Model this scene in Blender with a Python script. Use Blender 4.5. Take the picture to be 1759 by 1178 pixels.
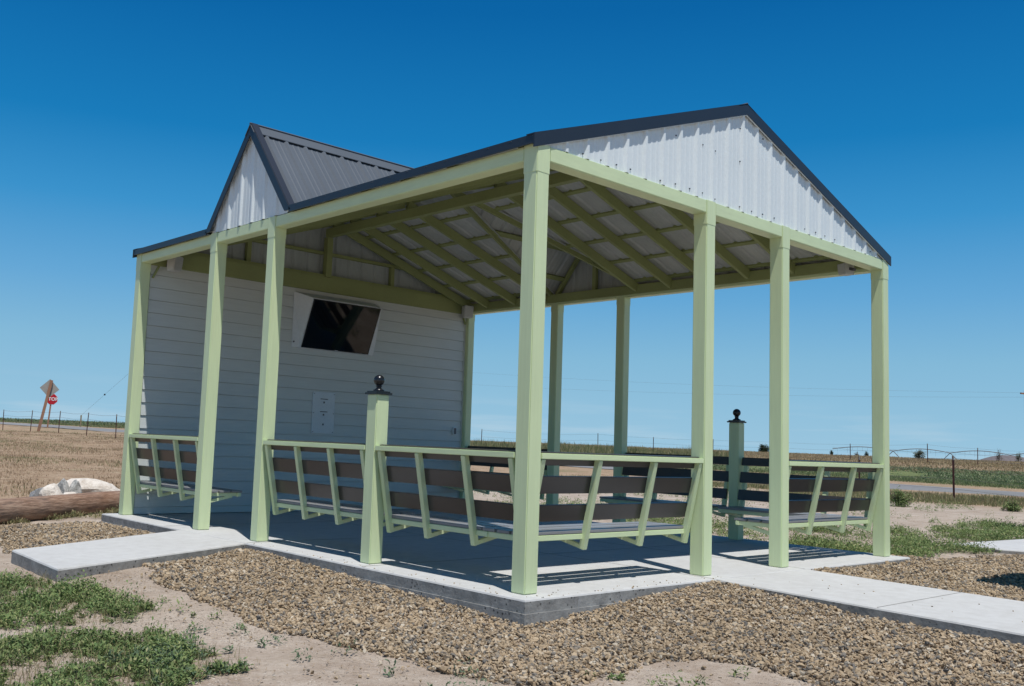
import bpy, bmesh, math, random
import numpy as np
from mathutils import Vector, Matrix, noise as mnoise
R = math.radians
random.seed(7)
rng = np.random.default_rng(11)
scene = bpy.context.scene
for o in list(bpy.data.objects):
    bpy.data.objects.remove(o)
C = scene.collection

# ------------------------------------------------------------------ camera
CAM = Vector((-4.7059, -4.4597, 0.9718))
yaw, pitch, roll = R(41.0874), R(5.8728), R(2.2762)
fw = Vector((math.sin(yaw)*math.cos(pitch), math.cos(yaw)*math.cos(pitch), math.sin(pitch)))
rt0 = Vector((math.cos(yaw), -math.sin(yaw), 0)); up0 = rt0.cross(fw)
rt = rt0*math.cos(roll) + up0*math.sin(roll); up = -rt0*math.sin(roll) + up0*math.cos(roll)
cam = bpy.data.cameras.new("camera"); camo = bpy.data.objects.new("camera", cam); C.objects.link(camo)
camo.matrix_world = Matrix(((rt.x, up.x, -fw.x, CAM.x), (rt.y, up.y, -fw.y, CAM.y), (rt.z, up.z, -fw.z, CAM.z), (0, 0, 0, 1)))
cam.sensor_width = 36; cam.lens = 1659.95/1759*36; cam.shift_x = (879.5-755.9)/1759
cam.clip_start = 0.05; cam.clip_end = 9000
scene.camera = camo

# ------------------------------------------------------------------ light
SUN = Vector((-0.13, -0.323, 1)).normalized()
world = bpy.data.worlds.new("World"); scene.world = world; world.use_nodes = True
wn = world.node_tree; wn.nodes.clear()
sky = wn.nodes.new('ShaderNodeTexSky'); sky.sky_type = 'NISHITA'; sky.sun_disc = False
sky.sun_elevation = math.asin(SUN.z); sky.sun_rotation = math.atan2(SUN.x, SUN.y) % (2*math.pi)
sky.altitude = 900; sky.air_density = 1.0; sky.dust_density = 0.3; sky.ozone_density = 2.5
sky.dust_density = 0.0; sky.ozone_density = 1.0
# clear-air gradient by elevation, blended over the sky model
tcw = wn.nodes.new('ShaderNodeTexCoord'); spw = wn.nodes.new('ShaderNodeSeparateXYZ'); wn.links.new(tcw.outputs['Generated'], spw.inputs[0])
rpw = wn.nodes.new('ShaderNodeValToRGB'); wn.links.new(spw.outputs[2], rpw.inputs[0])
def _l(c): return tuple((v/255/12.92 if v < 11 else ((v/255+.055)/1.055)**2.4) for v in c)
_st = [(0, (152, 196, 222)), (.09, (130, 184, 216)), (.15, (100, 167, 214)), (.225, (56, 146, 204)), (.30, (18, 123, 187)), (.42, (0, 99, 166)), (1, (0, 62, 118))]
while len(rpw.color_ramp.elements) < len(_st): rpw.color_ramp.elements.new(.5)
for _e, (_p, _c) in zip(rpw.color_ramp.elements, _st): _e.position = _p; _e.color = (*_l(_c), 1)
sc_ = wn.nodes.new('ShaderNodeVectorMath'); sc_.operation = 'SCALE'; sc_.inputs['Scale'].default_value = 10.0; 
_mp = wn.nodes.new('ShaderNodeMapping'); _mp.inputs['Scale'].default_value = (3, 3, 38); wn.links.new(tcw.outputs['Generated'], _mp.inputs[0])
_nz = wn.nodes.new('ShaderNodeTexNoise'); _nz.inputs['Scale'].default_value = 2.2; _nz.inputs['Detail'].default_value = 7; wn.links.new(_mp.outputs[0], _nz.inputs['Vector'])
_r1 = wn.nodes.new('ShaderNodeMapRange'); _r1.inputs[1].default_value = .5; _r1.inputs[2].default_value = .72; wn.links.new(_nz.outputs[0], _r1.inputs[0])
_r2 = wn.nodes.new('ShaderNodeMapRange'); _r2.inputs[1].default_value = .055; _r2.inputs[2].default_value = .015; _r2.inputs[4].default_value = .45; wn.links.new(spw.outputs[2], _r2.inputs[0])
_mm = wn.nodes.new('ShaderNodeMath'); _mm.operation = 'MULTIPLY'; wn.links.new(_r1.outputs[0], _mm.inputs[0]); wn.links.new(_r2.outputs[0], _mm.inputs[1])
_cm = wn.nodes.new('ShaderNodeMix'); _cm.data_type = 'RGBA'; _cm.inputs[7].default_value = (.55, .68, .78, 1); wn.links.new(_mm.outputs[0], _cm.inputs[0]); wn.links.new(rpw.outputs[0], _cm.inputs[6])
wn.links.new(_cm.outputs[2], sc_.inputs[0])
hsv = wn.nodes.new('ShaderNodeMix'); hsv.data_type = 'RGBA'; hsv.inputs[0].default_value = .97
bg = wn.nodes.new('ShaderNodeBackground'); bg.inputs['Strength'].default_value = 0.10
wo = wn.nodes.new('ShaderNodeOutputWorld')
wn.links.new(sky.outputs[0], hsv.inputs[6]); wn.links.new(sc_.outputs[0], hsv.inputs[7]); wn.links.new(hsv.outputs[2], bg.inputs[0]); wn.links.new(bg.outputs[0], wo.inputs[0])
sl = bpy.data.lights.new("sun", 'SUN'); sl.energy = 4.6; sl.angle = R(0.5); sl.color = (1.0, 0.975, 0.935)
so = bpy.data.objects.new("sun", sl); C.objects.link(so)
so.rotation_euler = SUN.to_track_quat('Z', 'Y').to_euler(); so.location = (0, -20, 60)
scene.view_settings.view_transform = 'Standard'; scene.view_settings.look = 'None'
scene.view_settings.exposure = 0.0; scene.view_settings.gamma = 1

# ------------------------------------------------------------------ helpers
def link(o, parent=None):
    C.objects.link(o)
    if parent: o.parent = parent
    return o

def tag(o, label=None, cat=None, group=None, kind=None):
    if label: o['label'] = label
    if cat: o['category'] = cat
    if group: o['group'] = group
    if kind: o['kind'] = kind
    return o

def thing(name, loc, label, cat, group=None, rz=0):
    o = bpy.data.objects.new(name, None); o.empty_display_size = .1
    o.location = loc; o.rotation_euler = (0, 0, rz); link(o)
    return tag(o, label, cat, group)

class MB:
    def __init__(s): s.v = []; s.f = []; s.m = []
    def add(s, vs, fs, mi=0):
        n = len(s.v); s.v += [tuple(v) for v in vs]; s.f += [tuple(i+n for i in f) for f in fs]; s.m += [mi]*len(fs); return s
    def box(s, a, b, mi=0):
        x0, y0, z0 = a; x1, y1, z1 = b
        return s.add([(x0,y0,z0),(x1,y0,z0),(x1,y1,z0),(x0,y1,z0),(x0,y0,z1),(x1,y0,z1),(x1,y1,z1),(x0,y1,z1)],
                     [(3,2,1,0),(4,5,6,7),(0,1,5,4),(1,2,6,5),(2,3,7,6),(3,0,4,7)], mi)
    def bar(s, p, q, w, h, upv=(0,0,1), mi=0):
        p, q = Vector(p), Vector(q); d = (q-p).normalized(); u = Vector(upv)
        sd = d.cross(u).normalized()*w/2; u2 = sd.cross(d).normalized()*h/2
        vs = [p-sd-u2, p+sd-u2, p+sd+u2, p-sd+u2, q-sd-u2, q+sd-u2, q+sd+u2, q-sd+u2]
        return s.add(vs, [(0,1,2,3),(7,6,5,4),(0,4,5,1),(1,5,6,2),(2,6,7,3),(3,7,4,0)], mi)
    def prism(s, poly, z0, z1, mi=0):
        n = len(poly); vs = [(x, y, z0) for x, y in poly]+[(x, y, z1) for x, y in poly]
        return s.add(vs, [tuple(range(n))[::-1], tuple(range(n, 2*n))]+[(i, (i+1) % n, n+(i+1) % n, n+i) for i in range(n)], mi)
    def extr(s, prof, axis, a0, a1, mi=0):
        # profile of (p,q) pairs swept along 'x' (p=y,q=z) or 'y' (p=x,q=z)
        n = len(prof)
        mk = (lambda p, q, a: (a, p, q)) if axis == 'x' else (lambda p, q, a: (p, a, q))
        vs = [mk(p, q, a0) for p, q in prof]+[mk(p, q, a1) for p, q in prof]
        return s.add(vs, [tuple(range(n)), tuple(range(n, 2*n))[::-1]]+[((i+1) % n, i, n+i, n+(i+1) % n) for i in range(n)], mi)
    def tube(s, pts, r, n=6, mi=0, r1=None):
        pts = [Vector(p) for p in pts]; k = len(pts); r1 = r if r1 is None else r1; base = len(s.v); ref = Vector((.13, .21, 1)).normalized()
        vs = []
        for i, p in enumerate(pts):
            d = (pts[min(i+1, k-1)]-pts[max(i-1, 0)]).normalized()
            rf = ref if abs(d.dot(ref)) < .9 else Vector((1, 0, 0))
            a = d.cross(rf).normalized(); b = d.cross(a); rr = r+(r1-r)*i/max(k-1, 1)
            vs += [p+(a*math.cos(2*math.pi*j/n)+b*math.sin(2*math.pi*j/n))*rr for j in range(n)]
        fs = [(i*n+j, i*n+(j+1) % n, (i+1)*n+(j+1) % n, (i+1)*n+j) for i in range(k-1) for j in range(n)]
        fs += [tuple(range(n))[::-1], tuple((k-1)*n+j for j in range(n))]
        return s.add(vs, fs, mi)
    def lathe(s, prof, c, n=20, mi=0):
        vs = [(c[0]+r*math.cos(2*math.pi*j/n), c[1]+r*math.sin(2*math.pi*j/n), c[2]+z) for r, z in prof for j in range(n)]
        k = len(prof)
        fs = [(i*n+j, i*n+(j+1) % n, (i+1)*n+(j+1) % n, (i+1)*n+j) for i in range(k-1) for j in range(n)]
        fs += [tuple(range(n))[::-1], tuple((k-1)*n+j for j in range(n))]
        return s.add(vs, fs, mi)
    def build(s, name, mats, parent=None, bevel=0, smooth=False, seg=2):
        me = bpy.data.meshes.new(name); me.from_pydata(s.v, [], s.f)
        if not isinstance(mats, (list, tuple)): mats = [mats]
        for m in mats: me.materials.append(m)
        me.polygons.foreach_set('material_index', s.m)
        bm = bmesh.new(); bm.from_mesh(me)
        if not getattr(s, 'keep', False): bmesh.ops.recalc_face_normals(bm, faces=bm.faces)
        if bevel:
            bmesh.ops.bevel(bm, geom=[e for e in bm.edges if len(e.link_faces) == 2 and e.calc_face_angle() > .5], offset=bevel, segments=seg, affect='EDGES', clamp_overlap=True)
        for f in bm.faces: f.smooth = smooth
        bm.to_mesh(me); bm.free(); me.update()
        return link(bpy.data.objects.new(name, me), parent)

def npmesh(name, verts, faces, mat, parent=None, smooth=False):
    """verts (N,3), faces (M,k) all same size k"""
    me = bpy.data.meshes.new(name); k = faces.shape[1]
    me.vertices.add(len(verts)); me.vertices.foreach_set('co', verts.astype(np.float32).ravel())
    me.loops.add(faces.size); me.loops.foreach_set('vertex_index', faces.astype(np.int32).ravel())
    me.polygons.add(len(faces)); me.polygons.foreach_set('loop_start', np.arange(0, faces.size, k, dtype=np.int32))
    me.polygons.foreach_set('use_smooth', np.full(len(faces), smooth))
    me.materials.append(mat); me.update(calc_edges=True); me.validate()
    return link(bpy.data.objects.new(name, me), parent)

# ------------------------------------------------------------------ materials
def srgb(r, g, b):
    f = lambda c: (c/255/12.92) if c/255 <= .04045 else ((c/255+.055)/1.055)**2.4
    return (f(r), f(g), f(b))

class NT:
    def __init__(s, name):
        s.m = bpy.data.materials.new(name); s.m.use_nodes = True; s.t = s.m.node_tree
        s.b = s.t.nodes['Principled BSDF']
    def n(s, ty, **kw):
        x = s.t.nodes.new(ty)
        for k, v in kw.items():
            if k in x.inputs: x.inputs[k].default_value = v
            else: setattr(x, k, v)
        return x
    def l(s, a, b): s.t.links.new(a, b)
    def noise(s, scale, detail=4, rough=.5, vec=None, dist=0):
        x = s.n('ShaderNodeTexNoise'); x.inputs['Scale'].default_value = scale; x.inputs['Detail'].default_value = detail
        x.inputs['Roughness'].default_value = rough; x.inputs['Distortion'].default_value = dist
        if vec is not None: s.l(vec, x.inputs['Vector'])
        return x
    def pos(s, scale=(1, 1, 1)):
        g = s.n('ShaderNodeNewGeometry'); mp = s.n('ShaderNodeMapping'); mp.inputs['Scale'].default_value = scale
        s.l(g.outputs['Position'], mp.inputs['Vector']); return mp.outputs[0]
    def ramp(s, fac, stops, interp='LINEAR'):
        r = s.n('ShaderNodeValToRGB'); r.color_ramp.interpolation = interp
        while len(r.color_ramp.elements) < len(stops): r.color_ramp.elements.new(.5)
        for e, (p, c) in zip(r.color_ramp.elements, stops):
            e.position = p; e.color = (*c, 1) if len(c) == 3 else c
        s.l(fac, r.inputs[0]); return r.outputs[0]
    def mix(s, fac, a, b, mode='MIX'):
        x = s.n('ShaderNodeMix', data_type='RGBA', blend_type=mode)
        for sock, v in ((x.inputs[0], fac), (x.inputs[6], a), (x.inputs[7], b)):
            if hasattr(v, 'links'): s.l(v, sock)
            elif isinstance(v, (int, float)): sock.default_value = v
            else: sock.default_value = (*v, 1)
        return x.outputs[2]
    def math(s, op, a, b=0, c=None):
        x = s.n('ShaderNodeMath', operation=op)
        for i, v in enumerate((a, b) if c is None else (a, b, c)):
            if hasattr(v, 'links'): s.l(v, x.inputs[i])
            else: x.inputs[i].default_value = v
        return x.outputs[0]
    def bump(s, h, strength=.3, dist=.01):
        x = s.n('ShaderNodeBump'); x.inputs['Strength'].default_value = strength; x.inputs['Distance'].default_value = dist
        s.l(h, x.inputs['Height']); s.l(x.outputs[0], s.b.inputs['Normal'])
    def col(s, c):
        if hasattr(c, 'links'): s.l(c, s.b.inputs['Base Color'])
        else: s.b.inputs['Base Color'].default_value = (*c, 1)
    def rough(s, v): s.b.inputs['Roughness'].default_value = v

def paint(name, c, var=.12, rough=.5, scale=(3, 3, 3), bumps=.1, metal=0, spec=.5, grain=None):
    t = NT(name); n1 = t.noise(1.3, 5, .6, t.pos(scale)); n2 = t.noise(40, 3, .6, t.pos(grain or (1, 1, 1)))
    d = tuple(x*(1-var) for x in c); u = tuple(min(1, x*(1+var*.6)) for x in c)
    base = t.ramp(n1.outputs[0], [(.3, d), (.7, u)])
    base = t.mix(.18, base, t.ramp(n2.outputs[0], [(.35, tuple(x*.75 for x in c)), (.65, u)]))
    t.col(base); t.rough(rough); t.b.inputs['Metallic'].default_value = metal; t.b.inputs['Specular IOR Level'].default_value = spec
    if bumps: t.bump(n2.outputs[0], bumps, .003)
    return t.m

M = {}
GREEN = (.66, .76, .455)
M['green'] = paint('green_paint', GREEN, .07, .42, (2, 2, .8), .25, grain=(1, 1, .06))
M['green_h'] = paint('green_paint_beam', GREEN, .07, .42, (.8, .8, 2), .2, grain=(.15, .15, 1))
M['greenin'] = paint('green_paint_shaded', (.29, .33, .135), .15, .7, (1, 1, 1), .3)  # interior framing: the post green darkened, roof shade put into the colour
M['dark'] = paint('charcoal_metal', (.026, .031, .042), .12, .38, (1, 1, 1), .05)
M['roofmetal'] = paint('charcoal_roof_metal', (.092, .108, .128), .1, .6, (1, 1, 1), .05, spec=.25)
M['white'] = paint('white_metal', (.75, .80, .80), .05, .4, (1, 1, 1), .05)
M['under'] = paint('galvanised_underside', (.46, .485, .48), .18, .5, (1.5, 1.5, 1.5), .05)
M['siding'] = paint('white_siding', (.62, .65, .63), .06, .55, (.6, 2, 2), .25, grain=(.08, 1, 1))
M['slat'] = paint('dark_brown_composite', (.062, .053, .049), .2, .28, (1, 1, 1), .06, grain=(.3, .3, .3))
M['seat'] = paint('weathered_grey_composite', (.25, .25, .255), .12, .38, (1, 1, 1), .05)
M['black'] = paint('black_gloss_plastic', (.012, .013, .016), .1, .25, (1, 1, 1), 0)
M['screw'] = paint('screw_steel', (.10, .10, .11), .1, .4, metal=.4)
M['plate'] = paint('white_plate', (.66, .70, .73), .05, .4)
M['speaker'] = paint('speaker_white', (.55, .56, .55), .05, .5)
M['tpost'] = paint('rusty_steel', (.085, .03, .025), .3, .7)
M['wire'] = paint('wire_steel', (.12, .11, .11), .2, .6)
M['woodpost'] = paint('brown_wood_post', (.30, .16, .10), .3, .8, (1, 1, .3), .4)
M['signback'] = paint('bare_aluminium', (.34, .33, .30), .1, .5)
M['red'] = paint('red_sign_paint', (.48, .008, .02), .1, .4)
M['signwhite'] = paint('white_sign_paint', (.8, .8, .8), .03, .4)

def mat_screen():
    t = NT('screen_glass'); t.col((.004, .004, .005)); t.rough(.04); t.b.inputs['Specular IOR Level'].default_value = .4; return t.m
M['screen'] = mat_screen()
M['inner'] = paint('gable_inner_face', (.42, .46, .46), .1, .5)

def mat_concrete(name, light=.88, side=False):
    t = NT(name); n1 = t.noise(.9, 6, .6, t.pos()); n2 = t.noise(9, 6, .7, t.pos()); n3 = t.noise(90, 3, .6, t.pos())
    if not side:
        a = t.ramp(n1.outputs[0], [(.3, tuple(x*light for x in (.50, .495, .475))), (.7, tuple(x*light for x in (.60, .60, .585)))])
        b = t.mix(.45, a, t.ramp(n2.outputs[0], [(.35, tuple(x*light for x in (.44, .43, .41))), (.6, tuple(x*light for x in (.60, .60, .59)))]))
        v = t.noise(2.2, 8, .75, t.pos((1, 3, 1)), 1.5)
        st = t.ramp(v.outputs[0], [(.60, (0, 0, 0)), (.75, (1, 1, 1))])
        b = t.mix(t.math('MULTIPLY', st, .38), b, (.36, .33, .29))
        cr = t.noise(55, 2, .5, t.pos((1, 12, 1))); b = t.mix(.12, b, t.ramp(cr.outputs[0], [(.4, (.38, .37, .36)), (.6, (.62, .62, .61))]))
        t.col(b); t.bump(n3.outputs[0], .25, .003)
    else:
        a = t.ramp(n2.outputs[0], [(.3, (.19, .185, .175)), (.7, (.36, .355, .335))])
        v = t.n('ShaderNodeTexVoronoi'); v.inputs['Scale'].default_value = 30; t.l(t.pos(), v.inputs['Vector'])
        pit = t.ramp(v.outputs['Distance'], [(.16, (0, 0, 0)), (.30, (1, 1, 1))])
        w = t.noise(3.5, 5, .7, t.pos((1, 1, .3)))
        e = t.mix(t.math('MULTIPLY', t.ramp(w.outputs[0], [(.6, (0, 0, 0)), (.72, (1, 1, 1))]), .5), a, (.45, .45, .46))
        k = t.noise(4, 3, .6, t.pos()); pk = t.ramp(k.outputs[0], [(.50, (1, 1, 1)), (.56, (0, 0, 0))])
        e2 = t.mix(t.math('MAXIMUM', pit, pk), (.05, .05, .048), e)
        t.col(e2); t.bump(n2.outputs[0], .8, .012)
    t.rough(.85); return t.m
M['conc'] = mat_concrete('concrete_top'); M['concside'] = mat_concrete('concrete_side', side=True)

def mat_random(name, stops, rough=.85, noise_mix=.3, trans=0, nscale=60):
    t = NT(name); g = t.n('ShaderNodeNewGeometry')
    c = t.ramp(g.outputs['Random Per Island'], stops, 'LINEAR')
    n = t.noise(nscale, 3, .6, g.outputs['Position'])
    c = t.mix(noise_mix, c, t.ramp(n.outputs[0], [(.3, stops[0][1]), (.7, stops[-1][1])]))
    n2 = t.noise(1.1, 3, .5, g.outputs['Position'])
    c = t.mix(.5, c, t.ramp(n2.outputs[0], [(.35, (.72, .72, .72)), (.65, (1.1, 1.1, 1.1))]), 'MULTIPLY')
    t.col(c); t.rough(rough); t.b.inputs['Specular IOR Level'].default_value = .25
    if trans:
        tr = t.n('ShaderNodeBsdfTranslucent'); t.l(c, tr.inputs['Color']); ms = t.n('ShaderNodeMixShader'); ms.inputs[0].default_value = trans
        t.l(t.b.outputs[0], ms.inputs[1]); t.l(tr.outputs[0], ms.inputs[2]); t.l(ms.outputs[0], t.t.nodes['Material Output'].inputs[0])
    return t.m
M['stone'] = mat_random('gravel_stones', [(0, (.10, .095, .09)), (.14, (.20, .175, .145)), (.26, (.30, .215, .13)), (.6, (.395, .29, .175)), (.87, (.46, .355, .235)), (.97, (.52, .45, .35))], .8, .12)
M['weed'] = mat_random('weed_leaves', [(0, (.06, .12, .04)), (.35, (.11, .20, .06)), (.65, (.17, .26, .08)), (.88, (.27, .33, .12)), (1, (.46, .42, .22))], .7, .25, .25)
M['weedgrey'] = mat_random('grey_green_leaves', [(0, (.07, .11, .07)), (.5, (.11, .175, .095)), (1, (.22, .28, .16))], .7, .25, .25)
M['bank'] = mat_random('verge_grass', [(0, (.06, .12, .05)), (.4, (.12, .20, .08)), (.75, (.24, .29, .15)), (1, (.42, .37, .24))], .75, .25, .25, 3)
M['dry'] = mat_random('dry_straw', [(0, (.26, .19, .11)), (.5, (.40, .30, .18)), (.9, (.50, .40, .26)), (1, (.20, .21, .08))], .8, .3, .2, 3)
M['verge'] = mat_random('light_verge_grass', [(0, (.09, .15, .05)), (.5, (.16, .22, .08)), (.85, (.30, .30, .14)), (1, (.42, .36, .22))], .75, .25, .25, 3)
M['stubble'] = mat_random('brown_stubble', [(0, (.20, .125, .075)), (.5, (.33, .225, .14)), (.9, (.45, .33, .22)), (1, (.22, .20, .09))], .8, .3, .1, 3)
M['drygreen'] = mat_random('mixed_straw_grass', [(0, (.10, .15, .05)), (.35, (.18, .20, .08)), (.7, (.34, .28, .15)), (1, (.46, .37, .22))], .8, .3, .2, 3)
M['bushdark'] = mat_random('dark_bush_leaves', [(0, (.02, .04, .02)), (.6, (.045, .07, .035)), (1, (.09, .12, .06))], .7, .2, .15, 2)
M['bushpale'] = mat_random('pale_bush_leaves', [(0, (.07, .09, .045)), (.6, (.16, .18, .10)), (1, (.28, .28, .19))], .7, .2, .15, 2)
M['twig'] = paint('grey_brown_twigs', (.16, .13, .10), .3, .9)

def mat_ground():
    t = NT('ground_soil'); p = t.pos()
    n1 = t.noise(.55, 6, .62, p); n2 = t.noise(3.2, 8, .7, p); n3 = t.noise(28, 5, .7, p); n4 = t.noise(140, 2, .6, p)
    soil = t.ramp(n1.outputs[0], [(.3, (.31, .235, .17)), (.55, (.455, .37, .29)), (.75, (.54, .465, .38))])
    soil = t.mix(.55, soil, t.ramp(n2.outputs[0], [(.33, (.27, .195, .14)), (.48, (.42, .34, .27)), (.62, (.58, .505, .42))]))
    soil = t.mix(.25, soil, t.ramp(n3.outputs[0], [(.35, (.24, .18, .13)), (.6, (.52, .45, .39))]))
    fine = t.ramp(n4.outputs[0], [(.28, (.45, .42, .38)), (.42, (1, 1, 1))])
    soil = t.mix(.5, soil, fine, 'MULTIPLY')
    # dry stubble ground, farther out
    sv = t.pos((1, 1, 1)); s1 = t.noise(.25, 5, .6, sv); s2 = t.noise(1.8, 7, .75, sv); s3 = t.noise(11, 4, .7, sv)
    st = t.ramp(s2.outputs[0], [(.32, (.17, .10, .055)), (.5, (.33, .22, .135)), (.66, (.50, .385, .265))])
    st = t.mix(.5, st, t.ramp(s3.outputs[0], [(.3, (.16, .10, .06)), (.65, (.47, .36, .25))]))
    gr = t.ramp(s2.outputs[0], [(.3, (.05, .09, .03)), (.7, (.15, .19, .07))])
    st = t.mix(t.math('MULTIPLY', t.ramp(s1.outputs[0], [(.55, (0, 0, 0)), (.68, (1, 1, 1))]), .55), st, gr)
    sp = t.n('ShaderNodeSeparateXYZ'); t.l(p, sp.inputs[0])
    X, Y = sp.outputs[0], sp.outputs[1]
    wob = t.math('MULTIPLY_ADD', t.noise(.5, 4).outputs[0], 5, -2.5)
    wob2 = t.math('MULTIPLY_ADD', n2.outputs[0], 3, -1.5)
    W = t.math('ADD', wob, wob2)
    # left field: beyond y = 9 + .55 x ; right: beyond x about 17
    fl = t.math('SUBTRACT', Y, t.math('MULTIPLY_ADD', X, .55, 9.2))
    ml = t.ramp(t.math('MULTIPLY_ADD', t.math('ADD', fl, t.math('MULTIPLY', W, .5)), .5, .5), [(0, (0, 0, 0)), (1, (1, 1, 1))])
    fr = t.math('SUBTRACT', X, 22.5)
    mr = t.ramp(t.math('MULTIPLY_ADD', t.math('ADD', fr, W), .25, .5), [(0, (0, 0, 0)), (1, (1, 1, 1))])
    msk = t.math('MAXIMUM', ml, mr)
    c = t.mix(msk, soil, st)
    # beyond the road the verge is green
    ver = t.math('SUBTRACT', X, t.math('MULTIPLY_ADD', Y, .06, 42))
    inR = t.ramp(t.math('MULTIPLY_ADD', t.math('ADD', ver, wob), .3, .5), [(0, (0, 0, 0)), (1, (1, 1, 1))])
    outR = t.ramp(t.math('MULTIPLY_ADD', t.math('SUBTRACT', ver, 17), .15, .5), [(0, (1, 1, 1)), (1, (0, 0, 0))])
    mg = t.math('MULTIPLY', inR, outR)
    g2 = t.ramp(s2.outputs[0], [(.32, (.055, .10, .035)), (.55, (.13, .17, .06)), (.72, (.30, .26, .13))])
    c = t.mix(t.math('MULTIPLY', mg, .9), c, g2)
    t.col(c); t.rough(.95); t.b.inputs['Specular IOR Level'].default_value = .15
    hh = t.math('ADD', t.math('MULTIPLY', n3.outputs[0], .7), t.math('MULTIPLY', n4.outputs[0], .3))
    t.bump(hh, .9, .03)
    return t.m
M['ground'] = mat_ground()
def mat_road():
    t = NT('asphalt_road'); n = t.noise(2, 5, .6, t.pos()); n2 = t.noise(.3, 3, .6, t.pos((1, .1, 1)))
    c = t.ramp(n.outputs[0], [(.3, (.16, .155, .15)), (.7, (.22, .215, .205))]); c = t.mix(.4, c, t.ramp(n2.outputs[0], [(.4, (.18, .18, .18)), (.6, (.30, .29, .29))]))
    t.col(c); t.rough(.9); return t.m
M['road'] = mat_road()
def mat_rock(name, a, b):
    t = NT(name); n = t.noise(7, 6, .7, t.pos()); n2 = t.noise(40, 4, .7, t.pos())
    c = t.ramp(n.outputs[0], [(.3, a), (.6, b)]); c = t.mix(.3, c, t.ramp(n2.outputs[0], [(.35, a), (.6, b)])); t.col(c); t.rough(.9); t.bump(n.outputs[0], .8, .05); return t.m
M['rockwhite'] = mat_rock('pale_rock', (.44, .37, .30), (.74, .68, .60)); M['rockgrey'] = mat_rock('grey_rock', (.10, .10, .10), (.34, .34, .34)); M['rockmix'] = mat_rock('lichened_rock', (.12, .12, .10), (.62, .60, .56))
def mat_log():
    t = NT('weathered_log'); p = t.pos((1, 1, 1)); tc = t.n('ShaderNodeTexCoord'); mp = t.n('ShaderNodeMapping'); mp.inputs['Scale'].default_value = (1.0, 9, 9); t.l(tc.outputs['Object'], mp.inputs[0])
    n = t.noise(4, 6, .7, mp.outputs[0]); n2 = t.noise(.8, 3, .6, tc.outputs['Object'])
    c = t.ramp(n.outputs[0], [(.36, (.05, .03, .02)), (.48, (.20, .115, .07)), (.60, (.36, .25, .175))])
    c = t.mix(.35, c, t.ramp(n2.outputs[0], [(.35, (.28, .13, .06)), (.65, (.30, .26, .23))])); t.col(c); t.rough(.85); t.bump(n.outputs[0], .8, .02); return t.m
M['log'] = mat_log()

# ------------------------------------------------------------------ terrain
ROADL = [(33, -60), (36.5, 0), (37.6, 15), (37.5, 30), (32.5, 45), (26, 59), (21.3, 76), (16.5, 92), (8, 125)]
def roadx(y):
    if y <= ROADL[0][1]: return ROADL[0][0]
    for (xa, ya), (xb, yb) in zip(ROADL, ROADL[1:]):
        if y <= yb: return xa+(xb-xa)*(y-ya)/(yb-ya)
    return ROADL[-1][0]
def hz(x, y, fine=True):
    dx, dy = x+4.7, y+4.46; r = math.hypot(dx, dy); az = math.degrees(math.atan2(dx, dy))
    def itp(r, xs, ys):
        for i in range(len(xs)-1):
            if r <= xs[i+1]:
                t = max(0, (r-xs[i])/(xs[i+1]-xs[i])); return ys[i]+(ys[i+1]-ys[i])*t
        return ys[-1]
    L = itp(r, [0, 14, 46, 55, 70, 84, 118, 300], [-.13, -.13, .44, .64, .80, 1.12, 1.55, 1.5])
    Rr = itp(r, [0, 44, 60, 82, 120, 300], [-.13, -.13, .12, .80, 1.30, 1.25])
    k = min(1, max(0, (az-24)/16)); k = k*k*(3-2*k)
    if az < -60 or az > 140: k = 1
    h = L*(1-k)+Rr*k
    if r < 16:
        # mounding against the slab
        dxs = max(-.136-x, 0, x-5.52); dys = max(-.136-y, 0, y-6.6); d = math.hypot(dxs, dys)
        sm = lambda t: (lambda q: q*q*(3-2*q))(min(1, max(0, t)))
        w1 = sm((x-.2)/1.9)*(1 if y < 1 else 0)
        w2 = sm((y-.9)/2.3)*(1 if x < 1 else 0)
        w3 = 1 if (x > 5 and y >= 1) else 0
        h += .085*math.exp(-(d/.75)**2)*w1 + .055*math.exp(-(d/.6)**2)*w2*(1 if y < 3.6 else .3) + .05*w3*math.exp(-(d/1.0)**2)
        h -= .045*math.exp(-((x+.2)**2+(y+.2)**2)/.55)
        h += .055*math.exp(-((x+1.6)**2+(y-2.6)**2)/1.1)
        if y < 1: h += .045*math.exp(-(max(0, abs(x-(2.62+.127*y))-.75)/.6)**2)*min(1, max(0, -y/.8))
        if fine: h += .022*(mnoise.noise(Vector((x*.9, y*.9, 3)))) + .013*mnoise.noise(Vector((x*4, y*4, 9)))
    elif fine:
        h += .10*mnoise.noise(Vector((x*.12, y*.12, 1)))*min(1, (r-16)/30)*min(1, max(0, (abs(x-roadx(y))-6)/6))
    return h
def axis(a, b, lo, hi, step, g=1.09):
    v = list(np.arange(a, b+1e-6, step)); s = step; p = a
    left = []
    while p > lo: s *= g; p -= s; left.append(p)
    s = step; p = b; right = []
    while p < hi: s *= g; p += s; right.append(p)
    return left[::-1]+v+right
xs = axis(-4, 9, -3500, 5000, .07); ys = axis(-3, 9, -3500, 5000, .07)
gv = np.array([(x, y, hz(x, y)) for x in xs for y in ys]); nx, ny = len(xs), len(ys)
ii, jj = np.meshgrid(np.arange(nx-1), np.arange(ny-1), indexing='ij')
gf = np.stack([ii*ny+jj, (ii+1)*ny+jj, (ii+1)*ny+jj+1, ii*ny+jj+1], -1).reshape(-1, 4)
tag(npmesh('ground', gv, gf, M['ground'], smooth=True), 'pale sandy soil running out to dry fields', None, kind='structure')

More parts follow.
